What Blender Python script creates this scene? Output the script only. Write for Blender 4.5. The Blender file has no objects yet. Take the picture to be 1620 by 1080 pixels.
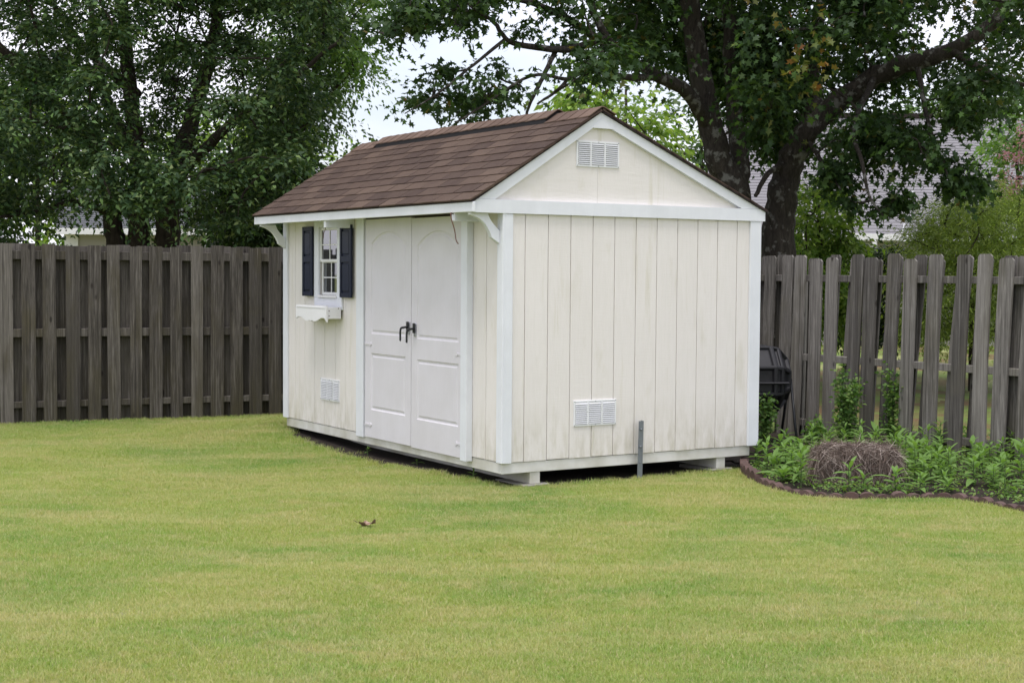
import bpy, bmesh, math, random
import numpy as np
from mathutils import Matrix, Vector
R = math.radians
rnd = random.Random(7)
NR = np.random.default_rng(11)
scene = bpy.context.scene
col = scene.collection

# ------------------------------------------------------------------ camera
FPX, PITCH, ROLL, CAMZ = 2351.77, 0.0468, 0.0073, 1.7
cp, sp, cr, sr = math.cos(PITCH), math.sin(PITCH), math.cos(ROLL), math.sin(ROLL)
FW = np.array([0, cp, -sp]); UP0 = np.array([0, sp, cp]); RT0 = np.array([1., 0, 0])
RT = cr * RT0 + sr * UP0; UP = -sr * RT0 + cr * UP0
CAM = np.array([0, 0, CAMZ])
cd = bpy.data.cameras.new('camera'); co = bpy.data.objects.new('camera', cd); col.objects.link(co)
cd.sensor_width = 36; cd.lens = FPX / 1620 * 36; cd.clip_end = 2000; cd.clip_start = .05
co.matrix_world = Matrix(((RT[0], UP[0], -FW[0], 0), (RT[1], UP[1], -FW[1], 0), (RT[2], UP[2], -FW[2], CAMZ), (0, 0, 0, 1)))
cd.dof.use_dof = True; cd.dof.focus_distance = 11.6; cd.dof.aperture_fstop = 9.0
scene.camera = co

# ------------------------------------------------------------------ sky, sun, exposure
SUN_EL, SUN_AZ = R(72), R(196)          # azimuth measured clockwise from +Y
w = bpy.data.worlds.new('World'); scene.world = w; w.use_nodes = True
wn, wl = w.node_tree.nodes, w.node_tree.links
bg = wn['Background']
sky = wn.new('ShaderNodeTexSky'); sky.sky_type = 'NISHITA'; sky.sun_disc = False
sky.sun_elevation = SUN_EL; sky.sun_rotation = SUN_AZ; sky.dust_density = 2.0
tc = wn.new('ShaderNodeTexCoord'); mp = wn.new('ShaderNodeMapping'); mp.inputs['Scale'].default_value = (1.2, 1.2, 2.6)
wl.new(tc.outputs['Generated'], mp.inputs['Vector'])
nz = wn.new('ShaderNodeTexNoise'); nz.inputs['Scale'].default_value = 2.2; nz.inputs['Detail'].default_value = 6
wl.new(mp.outputs['Vector'], nz.inputs['Vector'])
rmp = wn.new('ShaderNodeValToRGB')
rmp.color_ramp.elements[0].position = .30; rmp.color_ramp.elements[0].color = (.30, .30, .30, 1)
rmp.color_ramp.elements[1].position = .58; rmp.color_ramp.elements[1].color = (1, 1, 1, 1)
wl.new(nz.outputs['Fac'], rmp.inputs['Fac'])
mx = wn.new('ShaderNodeMixRGB'); mx.inputs['Color2'].default_value = (7.9, 7.85, 8.7, 1)
wl.new(rmp.outputs['Color'], mx.inputs['Fac']); wl.new(sky.outputs['Color'], mx.inputs['Color1'])
wl.new(mx.outputs['Color'], bg.inputs['Color']); bg.inputs['Strength'].default_value = .1
sd = bpy.data.lights.new('sun', 'SUN'); so = bpy.data.objects.new('sun', sd); col.objects.link(so)
sd.energy = 1.5; sd.angle = R(22); sd.color = (1, .955, .925)
dvec = Vector((math.sin(SUN_AZ) * math.cos(SUN_EL), math.cos(SUN_AZ) * math.cos(SUN_EL), math.sin(SUN_EL)))
so.rotation_euler = dvec.to_track_quat('Z', 'Y').to_euler(); so.location = (0, 0, 20)
vs = scene.view_settings; vs.view_transform = 'Standard'; vs.look = 'None'; vs.gamma = 1; vs.use_curve_mapping = False
vs.exposure = 0.78
cy = scene.cycles; cy.max_bounces = 6; cy.diffuse_bounces = 3; cy.glossy_bounces = 2; cy.transmission_bounces = 3; cy.transparent_max_bounces = 4

# ------------------------------------------------------------------ pixel helpers (directions only)
def ray(x, y): return FW + RT * (x - 810) / FPX + UP * (540 - y) / FPX
def at(x, y, Y): d = ray(x, y); return CAM + d * (Y / d[1])
def gnd(x, y, z=.1): d = ray(x, y); k = (z - CAMZ) / d[2]; return CAM + k * d
YAW = .5591; OX, OY = -.0659, 10.8723
U = np.array([math.cos(YAW), math.sin(YAW), 0]); V = np.array([-math.sin(YAW), math.cos(YAW), 0]); O = np.array([OX, OY, 0])
def st(s, t, z=0.): return O + U * s + V * t + np.array([0, 0, z])
def to_st(P): d = np.asarray(P) - O; return d @ U, d @ V
def smooth(a, b, x): x = np.clip((x - a) / (b - a), 0, 1); return x * x * (3 - 2 * x)
def gz(x, y):
    """ground height"""
    s = (x - OX) * U[0] + (y - OY) * U[1]; t = (x - OX) * V[0] + (y - OY) * V[1]
    z = .1 + .085 * np.exp(-((s - .1) / .9) ** 2 - ((t - 4.3) / 1.0) ** 2)
    z = z + .012 * np.sin(x * 1.3 + y * .7) * np.exp(-((y - 9) / 6) ** 2) + .008 * np.sin(x * 2.9 - y * 1.9)
    return z

# ------------------------------------------------------------------ materials
MATS = {}
class NT:
    def __init__(s, name):
        s.m = bpy.data.materials.new(name); s.m.use_nodes = True
        s.n = s.m.node_tree.nodes; s.l = s.m.node_tree.links; s.b = s.n['Principled BSDF']; MATS[name] = s.m
        s.b.inputs['Specular IOR Level'].default_value = .3
    def coord(s, kind='Object', scale=(1, 1, 1), rnd_off=False):
        if kind == 'Position': v = s.n.new('ShaderNodeNewGeometry').outputs['Position']
        else: v = s.n.new('ShaderNodeTexCoord').outputs[kind]
        if rnd_off:
            oi = s.n.new('ShaderNodeObjectInfo'); mu = s.n.new('ShaderNodeMath'); mu.operation = 'MULTIPLY'; mu.inputs[1].default_value = 37.
            s.l.new(oi.outputs['Random'], mu.inputs[0]); ad = s.n.new('ShaderNodeVectorMath'); ad.operation = 'ADD'
            s.l.new(v, ad.inputs[0]); s.l.new(mu.outputs[0], ad.inputs[1]); v = ad.outputs[0]
        mp = s.n.new('ShaderNodeMapping'); mp.inputs['Scale'].default_value = scale; s.l.new(v, mp.inputs['Vector']); return mp.outputs['Vector']
    def noise(s, vec, scale=5, detail=4, rough=.55, dist=0):
        t = s.n.new('ShaderNodeTexNoise'); t.inputs['Scale'].default_value = scale; t.inputs['Detail'].default_value = detail
        t.inputs['Roughness'].default_value = rough; t.inputs['Distortion'].default_value = dist; s.l.new(vec, t.inputs['Vector']); return t.outputs['Fac']
    def ramp(s, fac, *stops):
        r = s.n.new('ShaderNodeValToRGB'); e = r.color_ramp.elements
        while len(e) < len(stops): e.new(.5)
        for i, (p, c) in enumerate(stops): e[i].position = p; e[i].color = (*c, 1) if len(c) == 3 else c
        s.l.new(fac, r.inputs['Fac']); return r.outputs['Color']
    def g(s, fac, a, b, va=0., vb=1.): return s.ramp(fac, (a, (va,) * 3), (b, (vb,) * 3))
    def mix(s, fac, a, b, mode='MIX'):
        m = s.n.new('ShaderNodeMixRGB'); m.blend_type = mode
        for v, k in ((fac, 'Fac'), (a, 'Color1'), (b, 'Color2')):
            if hasattr(v, 'is_linked'): s.l.new(v, m.inputs[k])
            elif k == 'Fac': m.inputs[k].default_value = v
            else: m.inputs[k].default_value = (*v, 1)
        return m.outputs['Color']
    def rand(s): return s.n.new('ShaderNodeObjectInfo').outputs['Random']
    def island(s): return s.n.new('ShaderNodeNewGeometry').outputs['Random Per Island']
    def base(s, c):
        if hasattr(c, 'is_linked'): s.l.new(c, s.b.inputs['Base Color'])
        else: s.b.inputs['Base Color'].default_value = (*c, 1)
        return s
    def rough(s, r): s.b.inputs['Roughness'].default_value = r; return s
    def bump(s, h, strength=.3, dist=.01):
        b = s.n.new('ShaderNodeBump'); b.inputs['Strength'].default_value = strength; b.inputs['Distance'].default_value = dist
        s.l.new(h, b.inputs['Height']); s.l.new(b.outputs['Normal'], s.b.inputs['Normal']); return s
    def leafy(s, colr, trans=.35):
        """diffuse/gloss blended with translucency"""
        tr = s.n.new('ShaderNodeBsdfTranslucent'); ms = s.n.new('ShaderNodeMixShader'); ms.inputs[0].default_value = trans
        br = s.mix(1., colr, (1.25, 1.35, .6), 'MULTIPLY'); s.l.new(br, tr.inputs['Color'])
        s.base(colr); s.l.new(s.b.outputs[0], ms.inputs[1]); s.l.new(tr.outputs[0], ms.inputs[2])
        s.l.new(ms.outputs[0], s.n['Material Output'].inputs['Surface']); return s

def paint(name, c, c2, grain=(40, 40, 3), wear=.0, bump=.25, rough=.6, pos=False):
    m = NT(name); v = m.coord('Object', grain, True); n = m.noise(v, 1.0, 5, .6)
    big = m.noise(m.coord('Object', (1.5, 1.5, 1.5), True), 2.2, 4)
    cc = m.mix(m.g(big, .35, .7), c, c2); cc = m.mix(m.g(n, .3, .75, 0, .22), cc, tuple(x * .8 for x in c))
    if wear:
        sp_ = m.noise(m.coord('Object', (9, 9, 5), True), 2.5, 8, .75)
        cc = m.mix(m.g(sp_, .68, .76, 0, wear), cc, (.24, .21, .15))
    m.base(cc).rough(rough).bump(n, bump, .004); return m
paint('white_trim', (.77, .79, .83), (.70, .72, .75), (30, 30, 6), .5)
paint('white_skirt', (.73, .72, .69), (.46, .445, .36), (8, 8, 30), 1.)
paint('door_white', (.72, .70, .74), (.67, .65, .675), (70, 70, 4), .12)
paint('box_white', (.80, .80, .81), (.74, .74, .74), (20, 20, 20), .3)
paint('vent_white', (.83, .84, .86), (.78, .79, .80), (20, 20, 20), 0, .05, .45)
paint('vinyl_white', (.80, .80, .80), (.76, .76, .75), (10, 10, 10), 0, .03, .35)
def siding(name, horizontal=False):
    m = NT(name)
    v = m.coord('Object', (3, 26, 26) if horizontal else (26, 26, 3), True); grain = m.noise(v, 1.6, 5, .65, .6)
    saw = m.noise(m.coord('Object', (60, 60, 9) if horizontal else (7, 7, 110), True), 1.0, 5, .75)
    big = m.noise(m.coord('Object', (1.3, 1.3, .6), True), 2.0, 4, .6)
    c = m.mix(m.g(big, .3, .7), (.79, .755, .725), (.755, .72, .685))
    c = m.mix(m.g(grain, .40, .8, 0, .30), c, (.64, .615, .555))
    mil = m.noise(m.coord('Position', (3.2, 3.2, 1.1)), 1.4, 5, .62)
    c = m.mix(m.g(mil, .60, .74, 0, .30), c, (.50, .47, .33))
    # splash-back grime on the lowest boards ends
    sep = m.n.new('ShaderNodeSeparateXYZ'); m.l.new(m.coord('Position'), sep.inputs[0])
    low = m.g(sep.outputs[2], .28, .75, 1, 0); gr = m.noise(m.coord('Position', (7, 7, 2)), 2.2, 5, .65)
    c = m.mix(m.mix(1., low, m.g(gr, .40, .66, 0, .5), 'MULTIPLY'), c, (.40, .37, .25))
    strk = m.noise(m.coord('Position', (9, 9, .7)), 1.2, 5, .65); c = m.mix(m.g(strk, .60, .74, 0, .35), c, (.50, .47, .30))
    spk = m.noise(m.coord('Object', (14, 14, 10), True), 3.0, 6, .7); c = m.mix(m.g(spk, .72, .78, 0, .5), c, (.25, .23, .17))
    h = m.mix(.5, saw, grain); m.base(c).rough(.72).bump(h, .5, .006)
siding('cream_siding'); siding('cream_gable_panel', True)
NT('groove_paint').base((.58, .54, .46)).rough(.8)
m = NT('navy_paint'); n = m.noise(m.coord('Object', (12, 12, 12), True), 2, 3); m.base(m.mix(n, (.009, .013, .03), (.016, .022, .045))).rough(.42).bump(n, .1, .003)
m = NT('black_iron'); n = m.noise(m.coord(), 40, 3); m.base(m.mix(n, (.012, .013, .015), (.03, .032, .036))).rough(.4).bump(n, .2, .002)
NT('steel_plate').base((.45, .46, .5)).rough(.35).b.inputs['Metallic'].default_value = .8
m = NT('galvanised'); n = m.noise(m.coord('Object', (1, 1, 1)), 26, 5); m.base(m.mix(n, (.15, .17, .19), (.26, .28, .30))).rough(.55); m.b.inputs['Metallic'].default_value = .5
m = NT('shingle'); oi = m.rand(); gr = m.noise(m.coord('Object', (1, 1, 1), True), 260, 2, .8); bl = m.noise(m.coord('Object', (1, 1, 1), True), 9, 5, .65)
stv = m.noise(m.coord('Object', (3, 26, 3), True), 1.5, 4, .6)
c = m.ramp(oi, (0, (.050, .029, .021)), (.35, (.076, .047, .034)), (.7, (.098, .063, .045)), (1, (.14, .094, .067)))
c = m.mix(m.g(bl, .35, .72, 0, .5), c, (.115, .082, .060)); c = m.mix(m.g(stv, .5, .75, 0, .45), c, (.045, .027, .025)); c = m.mix(m.g(gr, .3, .75, 0, .6), c, (.028, .018, .016))
m.base(c).rough(.9).bump(gr, .5, .004)
m = NT('ridge_shingle'); oi = m.rand(); gr = m.noise(m.coord('Object', (1, 1, 1), True), 240, 2, .8)
c = m.ramp(oi, (0, (.12, .078, .058)), (1, (.19, .13, .098))); m.base(m.mix(m.g(gr, .3, .75, 0, .5), c, (.06, .04, .032))).rough(.9).bump(gr, .5, .004)
NT('roof_edge').base((.022, .015, .013)).rough(.8)
NT('vent_black').base((.012, .011, .012)).rough(.7)
NT('vent_grey').base((.30, .31, .33)).rough(.7)
NT('dark_interior').base((.10, .085, .065)).rough(.9)
m = NT('window_glass'); m.base((.02, .024, .03)).rough(.03); m.b.inputs['Specular IOR Level'].default_value = .9; m.b.inputs['Coat Weight'].default_value = 1.; m.b.inputs['Coat Roughness'].default_value = .02
def wood(name, dark, mid, light, green):
    m = NT(name); v = m.coord('Object', (22, 22, 1.1), True); g1 = m.noise(v, 2.0, 7, .68, 1.2)
    fine = m.noise(m.coord('Object', (120, 120, 4), True), 1.0, 4, .7)
    big = m.noise(m.coord('Object', (2.5, 2.5, 1.2), True), 1.5, 4)
    c = m.ramp(g1, (.25, dark), (.5, mid), (.78, light)); c = m.mix(m.g(fine, .38, .62, .0, .7), c, dark)
    c = m.mix(m.g(m.rand(), .3, 1, 0, .7), c, tuple(x * .5 for x in mid)); c = m.mix(m.g(m.rand(), 0, .35, .35, 0), c, light)
    c = m.mix(m.g(big, .50, .72, 0, .65), c, green)
    sep = m.n.new('ShaderNodeSeparateXYZ'); m.l.new(m.coord('Object'), sep.inputs[0]); stn = m.noise(m.coord('Object', (9, 9, .8), True), 1.3, 4, .6)
    c = m.mix(m.mix(1., m.g(sep.outputs[2], .0, .9, 1, .15), m.g(stn, .40, .62, 0, .75), 'MULTIPLY'), c, tuple(x * .75 for x in green))
    stk = m.noise(m.coord('Object', (34, 34, .35), True), 1.6, 5, .7); c = m.mix(m.g(stk, .52, .66, 0, .7), c, tuple(x * .8 for x in dark)); c = m.mix(m.g(stk, .30, .42, .55, 0), c, light)
    kn = m.n.new('ShaderNodeTexVoronoi'); kn.inputs['Scale'].default_value = 2.6; m.l.new(m.coord('Object', (2.2, 2.2, 1), True), kn.inputs['Vector'])
    c = m.mix(m.g(kn.outputs['Distance'], .05, .11, .85, 0), c, (.02, .016, .013))
    h = m.mix(.5, g1, fine); m.base(c).rough(.86).bump(h, .55, .006)
wood('grey_wood', (.034, .030, .027), (.182, .169, .153), (.43, .405, .37), (.125, .114, .082))
wood('shaded_brown_wood', (.024, .020, .017), (.118, .106, .091), (.28, .258, .228), (.070, .060, .031))  # browner boards, with the tree's shade also mixed into these darker tones
m = NT('concrete'); n = m.noise(m.coord(), 18, 6); m.base(m.mix(n, (.22, .21, .19), (.34, .32, .30))).rough(.9).bump(n, .4, .005)
m = NT('edging_brick'); n = m.noise(m.coord('Object', (1, 1, 1), True), 22, 6); c = m.ramp(m.rand(), (0, (.085, .05, .045)), (1, (.14, .09, .08)))
m.base(m.mix(m.g(n, .4, .7, 0, .6), c, (.06, .045, .04))).rough(.9).bump(n, .5, .006)
m = NT('soil'); n = m.noise(m.coord('Position'), 9, 8, .7); n2 = m.noise(m.coord('Position'), 60, 4, .7)
c = m.ramp(n, (.3, (.016, .012, .009)), (.6, (.042, .031, .023)), (.8, (.085, .066, .048))); m.base(m.mix(m.g(n2, .4, .7, 0, .5), c, (.018, .013, .010))).rough(.95).bump(n2, .8, .02)
def lawn_color(m, dry_amt=1.):
    p = m.coord('Position', (1, 1, 0)); big = m.noise(p, .55, 5, .62, .6); mid = m.noise(m.coord('Position', (1.1, 2.0, 0)), 1.5, 7, .68, .7); fin = m.noise(p, 8, 6, .72); sm = m.noise(m.coord('Position', (2.2, 3.4, 0)), 2.6, 6, .7, .4)
    band = m.noise(m.coord('Position', (.30, 1.5, 0)), 1.3, 5, .62, .5)
    c = m.ramp(big, (.34, (.20, .355, .090)), (.45, (.31, .43, .115)), (.55, (.41, .47, .145)), (.68, (.48, .485, .195)))
    c = m.mix(m.g(band, .48, .64, 0, .70 * dry_amt), c, (.60, .55, .31))
    c = m.mix(m.g(mid, .51, .65, 0, .75 * dry_amt), c, (.62, .53, .33))
    c = m.mix(m.g(sm, .56, .70, 0, .55), c, (.52, .42, .22)); c = m.mix(m.g(sm, .33, .45, .6, 0), c, (.17, .36, .06))
    fl2 = m.noise(p, 26, 5, .75); c = m.mix(m.g(fin, .36, .66, 0, .50), c, (.42, .42, .15)); c = m.mix(m.g(fl2, .54, .70, 0, .65), c, (.56, .48, .27)); return m.mix(m.g(fl2, .30, .44, .6, 0), c, (.15, .29, .055))
m = NT('lawn_ground'); c = lawn_color(m); n = m.noise(m.coord('Position'), 90, 4, .8); m.base(m.mix(m.g(n, .3, .7, .25, .75), c, (.13, .14, .05))).rough(.95).bump(n, .9, .02)
m = NT('grass_blade'); c = lawn_color(m); i = m.island(); c = m.mix(m.g(i, .0, .5, .5, 0), c, (.14, .26, .05)); i2 = m.g(i, .80, .86, 0, .85); c = m.mix(i2, c, (.60, .52, .32)); m.rough(.6).leafy(c, .4)
m = NT('far_lawn'); n = m.noise(m.coord('Position'), .5, 6, .7); n2 = m.noise(m.coord('Position'), 14, 6, .7); c = m.mix(m.g(n, .42, .6), (.15, .22, .04), (.16, .085, .045)); m.base(m.mix(m.g(n2, .3, .7, 0, .5), c, (.06, .08, .02))).rough(.95)
def leaf_mat(name, stops, trans=.35, rough=.55):
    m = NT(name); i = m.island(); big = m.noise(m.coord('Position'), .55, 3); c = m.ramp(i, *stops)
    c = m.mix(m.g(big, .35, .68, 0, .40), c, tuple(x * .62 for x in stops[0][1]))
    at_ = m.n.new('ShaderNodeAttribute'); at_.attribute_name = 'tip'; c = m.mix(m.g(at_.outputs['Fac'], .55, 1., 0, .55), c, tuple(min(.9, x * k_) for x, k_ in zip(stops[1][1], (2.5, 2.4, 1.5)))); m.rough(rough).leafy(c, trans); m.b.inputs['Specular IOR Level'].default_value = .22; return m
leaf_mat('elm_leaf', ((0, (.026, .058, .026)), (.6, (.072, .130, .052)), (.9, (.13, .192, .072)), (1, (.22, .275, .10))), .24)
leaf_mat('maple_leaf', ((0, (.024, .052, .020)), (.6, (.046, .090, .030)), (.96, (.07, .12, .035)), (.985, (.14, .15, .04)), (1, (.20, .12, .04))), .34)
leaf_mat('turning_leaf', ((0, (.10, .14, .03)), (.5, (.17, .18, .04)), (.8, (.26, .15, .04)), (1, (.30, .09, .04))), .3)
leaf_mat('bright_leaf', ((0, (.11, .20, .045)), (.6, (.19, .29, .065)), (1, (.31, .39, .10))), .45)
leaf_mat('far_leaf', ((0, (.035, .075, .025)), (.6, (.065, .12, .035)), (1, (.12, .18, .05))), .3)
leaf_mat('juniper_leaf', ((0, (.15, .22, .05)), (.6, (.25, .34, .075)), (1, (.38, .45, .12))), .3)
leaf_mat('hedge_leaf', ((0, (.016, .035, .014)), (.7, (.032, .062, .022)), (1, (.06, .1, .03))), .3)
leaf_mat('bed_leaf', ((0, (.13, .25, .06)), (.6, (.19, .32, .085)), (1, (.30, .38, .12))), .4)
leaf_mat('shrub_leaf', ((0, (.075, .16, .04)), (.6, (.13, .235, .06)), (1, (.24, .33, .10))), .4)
leaf_mat('pink_flower', ((0, (.48, .22, .34)), (1, (.72, .45, .55))), .3)
m = NT('bark'); v = m.coord('Object', (1, 1, .25)); n = m.noise(v, 22, 7, .7, 1.); b2 = m.noise(m.coord(), 3, 4)
c = m.ramp(n, (.3, (.018, .015, .013)), (.6, (.062, .053, .045)), (.8, (.12, .107, .095))); li = m.noise(m.coord('Object', (1, 1, 1)), 7, 5, .6)
c = m.mix(m.g(li, .56, .64, 0, .75), c, (.24, .24, .22)); m.base(c).rough(.95).bump(n, .9, .03)
m = NT('dark_bark'); n = m.noise(m.coord('Object', (1, 1, .2)), 26, 6, .7); m.base(m.ramp(n, (.3, (.018, .014, .011)), (.75, (.07, .056, .044)))).rough(.95).bump(n, .8, .02)
NT('twig').base((.075, .055, .045)).rough(.9)
NT('stem_green').base((.07, .11, .035)).rough(.7)
def house_roof(name, a, b):
    m = NT(name); n = m.noise(m.coord('Object', (.3, 3, 3), True), 3, 5, .7); n2 = m.noise(m.coord('Object', (1, 1, 1), True), 1.2, 4)
    m.base(m.mix(m.g(n2, .3, .7, 0, .5), m.mix(n, a, b), a)).rough(.95).bump(n, .4, .01)
house_roof('grey_roof', (.18, .175, .185), (.29, .28, .295)); house_roof('dark_grey_roof', (.08, .085, .09), (.15, .155, .165))
NT('grey_siding').base((.34, .33, .29)).rough(.8)
NT('house_glass').base((.03, .05, .06)).rough(.08)
m = NT('shaded_tan_brick'); bt = m.n.new('ShaderNodeTexBrick'); bt.inputs['Color1'].default_value = (.34, .29, .25, 1); bt.inputs['Color2'].default_value = (.26, .22, .19, 1); bt.inputs['Mortar'].default_value = (.38, .36, .33, 1)  # brick colours darkened to hold the shade that falls on this wall
bt.inputs['Scale'].default_value = 5; m.l.new(m.coord('Object'), bt.inputs['Vector']); m.base(bt.outputs['Color']).rough(.9)
m = NT('black_plastic'); n = m.noise(m.coord('Object'), 30, 3); m.base(m.mix(n, (.012, .012, .014), (.024, .024, .027))).rough(.5)
m = NT('straw'); i = m.island(); c = m.ramp(i, (0, (.06, .042, .034)), (.5, (.15, .108, .087)), (.8, (.28, .225, .19)), (1, (.50, .43, .38))); m.base(c).rough(.7)
m = NT('dry_leaf'); n = m.noise(m.coord('Object', (1, 1, 1)), 30, 4); m.base(m.ramp(n, (.3, (.11, .07, .05)), (.55, (.27, .17, .12)), (.75, (.48, .38, .31)))).rough(.6)
NT('wire_red').base((.12, .05, .035)).rough(.6)

# ------------------------------------------------------------------ mesh helpers
def link(o): col.objects.link(o); return o
def mesh_obj(name, verts, faces, mat, parent=None, smooth_=False, kind=None):
    me = bpy.data.meshes.new(name); me.from_pydata([tuple(map(float, v)) for v in verts], [], [tuple(f) for f in faces]); me.update()
    me.materials.append(MATS[mat])
    if smooth_: me.polygons.foreach_set('use_smooth', [True] * len(me.polygons))
    o = bpy.data.objects.new(name, me); link(o); o.parent = parent
    if kind: o['kind'] = kind
    return o
def share(name, src, parent, loc=(0, 0, 0), rot=(0, 0, 0), scale=(1, 1, 1)):
    o = bpy.data.objects.new(name, src.data); link(o); o.parent = parent; o.location = loc; o.rotation_euler = rot; o.scale = scale; return o
def np_mesh(name, V_, F_, mat, parent=None, kind=None, smooth_=False):
    """V_ (n,3), F_ (m,k)"""
    me = bpy.data.meshes.new(name); n, (f, k) = len(V_), F_.shape
    me.vertices.add(n); me.vertices.foreach_set('co', np.ascontiguousarray(V_, dtype=np.float32).ravel())
    me.loops.add(f * k); me.loops.foreach_set('vertex_index', np.ascontiguousarray(F_, dtype=np.int32).ravel())
    me.polygons.add(f); me.polygons.foreach_set('loop_start', np.arange(0, f * k, k, dtype=np.int32))
    me.update(calc_edges=True); me.validate(); me.materials.append(MATS[mat])
    if smooth_: me.polygons.foreach_set('use_smooth', np.ones(len(me.polygons), dtype=bool))
    o = bpy.data.objects.new(name, me); link(o); o.parent = parent
    if kind: o['kind'] = kind
    return o
def tag(o, label, cat, group=None):
    o['label'] = label; o['category'] = cat
    if group: o['group'] = group
    return o
def thing(name, label, cat, loc=(0, 0, 0), rz=0, group=None):
    o = bpy.data.objects.new(name, None); link(o); o.location = loc; o.rotation_euler = (0, 0, rz); o.empty_display_size = .1
    return tag(o, label, cat, group)
def cbox_geo(x0, x1, y0, y1, z0, z1, c=.003):
    """chamfered box: 24 verts"""
    lo, hi = (x0, y0, z0), (x1, y1, z1); c = min(c, .45 * min(h - l for h, l in zip(hi, lo)))
    vs, idx = [], {}
    for sx in (0, 1):
        for sy in (0, 1):
            for sz in (0, 1):
                s3 = (sx, sy, sz)
                for ax in range(3):
                    p = []
                    for k in range(3):
                        e = hi[k] if s3[k] else lo[k]
                        if k != ax: e += -c if s3[k] else c
                        p.append(e)
                    idx[(s3, ax)] = len(vs); vs.append(p)
    F = []
    def q(*k): F.append([idx[a] for a in k])
    for ax in range(3):
        a, b = [(1, 2), (2, 0), (0, 1)][ax]
        for s in (0, 1):
            def mk(u, v): t = [0, 0, 0]; t[ax] = s; t[a] = u; t[b] = v; return tuple(t)
            L = [(mk(0, 0), ax), (mk(1, 0), ax), (mk(1, 1), ax), (mk(0, 1), ax)]
            q(*(L if s else L[::-1]))
        # edges parallel to ax
        for u in (0, 1):
            for v in (0, 1):
                def mk2(w_): t = [0, 0, 0]; t[ax] = w_; t[a] = u; t[b] = v; return tuple(t)
                L = [(mk2(0), a), (mk2(1), a), (mk2(1), b), (mk2(0), b)]
                q(*(L if (u == v) else L[::-1]))
    for s3 in [(i, j, k) for i in (0, 1) for j in (0, 1) for k in (0, 1)]:
        L = [(s3, 0), (s3, 1), (s3, 2)]; q(*(L if sum(s3) % 2 else L[::-1]))
    return vs, F
def box(name, x0, x1, y0, y1, z0, z1, mat, parent=None, c=.003):
    v, f = cbox_geo(x0, x1, y0, y1, z0, z1, c); return mesh_obj(name, v, f, mat, parent)
def prism_geo(poly, axis, a, b):
    """poly list of (u,v); axis 0: (x=a..b, y=u, z=v); axis 1: (y=a..b, x=u, z=v); axis 2: z"""
    def P(u, v, w_): return (w_, u, v) if axis == 0 else ((u, w_, v) if axis == 1 else (u, v, w_))
    n = len(poly); vs = [P(u, v, a) for u, v in poly] + [P(u, v, b) for u, v in poly]
    F = [list(range(n))[::-1], list(range(n, 2 * n))] + [[i, (i + 1) % n, n + (i + 1) % n, n + i] for i in range(n)]
    return vs, F
def fixn(o):
    bm = bmesh.new(); bm.from_mesh(o.data); bmesh.ops.recalc_face_normals(bm, faces=bm.faces); bm.to_mesh(o.data); bm.free(); return o
def prism(name, poly, axis, a, b, mat, parent=None): v, f = prism_geo(poly, axis, a, b); return fixn(mesh_obj(name, v, f, mat, parent))
def tube_geo(pts, rad, seg=8, cap=True):
    pts = [np.asarray(p, float) for p in pts]; n = len(pts); rad = rad if hasattr(rad, '__len__') else [rad] * n
    vs, F = [], []; ref = np.array([.13, .31, .94])
    for i, p in enumerate(pts):
        d = pts[min(i + 1, n - 1)] - pts[max(i - 1, 0)]; d = d / (np.linalg.norm(d) + 1e-9)
        a = ref - d * (ref @ d)
        if np.linalg.norm(a) < .2: a = np.array([1., 0, 0]) - d * d[0]
        a /= np.linalg.norm(a); b = np.cross(d, a); ref = a
        for k in range(seg):
            t = 2 * math.pi * k / seg; vs.append(p + rad[i] * (math.cos(t) * a + math.sin(t) * b))
    for i in range(n - 1):
        for k in range(seg):
            k2 = (k + 1) % seg; F.append([i * seg + k, i * seg + k2, (i + 1) * seg + k2, (i + 1) * seg + k])
    if cap: F.append(list(range(seg))[::-1]); F.append(list(range((n - 1) * seg, n * seg)))
    return vs, F
def tube(name, pts, rad, mat, parent=None, seg=8): v, f = tube_geo(pts, rad, seg); return mesh_obj(name, v, f, mat, parent, True)
class MB:
    def __init__(s): s.v, s.f = [], []
    def add(s, g): k = len(s.v); s.v += list(g[0]); s.f += [[i + k for i in f] for f in g[1]]; return s
    def build(s, name, mat, parent=None, smooth_=False, kind=None): return mesh_obj(name, s.v, s.f, mat, parent, smooth_, kind)
def spline(pts, n=6):
    P = [np.asarray(p, float) for p in pts]; P = [2 * P[0] - P[1]] + P + [2 * P[-1] - P[-2]]; out = []
    for i in range(1, len(P) - 2):
        for k in range(n):
            t = k / n; a, b, c, d = P[i - 1:i + 3]
            out.append(.5 * (2 * b + (c - a) * t + (2 * a - 5 * b + 4 * c - d) * t * t + (3 * b - a - 3 * c + d) * t ** 3))
    out.append(P[-2]); return out

# ------------------------------------------------------------------ ground
def sheet(name, xs, ys, mat, dz=0., mask=None, kind='structure'):
    X, Y = np.meshgrid(xs, ys); Z = gz(X, Y) + dz; nx, ny = len(xs), len(ys)
    Vv = np.stack([X, Y, Z], -1).reshape(-1, 3); i = np.arange(nx * ny).reshape(ny, nx)
    F = np.stack([i[:-1, :-1], i[:-1, 1:], i[1:, 1:], i[1:, :-1]], -1).reshape(-1, 4)
    if mask is not None:
        c = Vv[F].mean(1); F = F[mask(c)]
    return np_mesh(name, Vv, F, mat, None, kind, True)
sheet('lawn', np.concatenate([[-400, -100, -40, -15], np.linspace(-9, 9, 121), [15, 40, 100, 400]]), np.concatenate([[-200, -30, 0, 3], np.linspace(5, 18, 105), [20, 24, 30, 60, 150, 600]]), 'lawn_ground')

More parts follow.
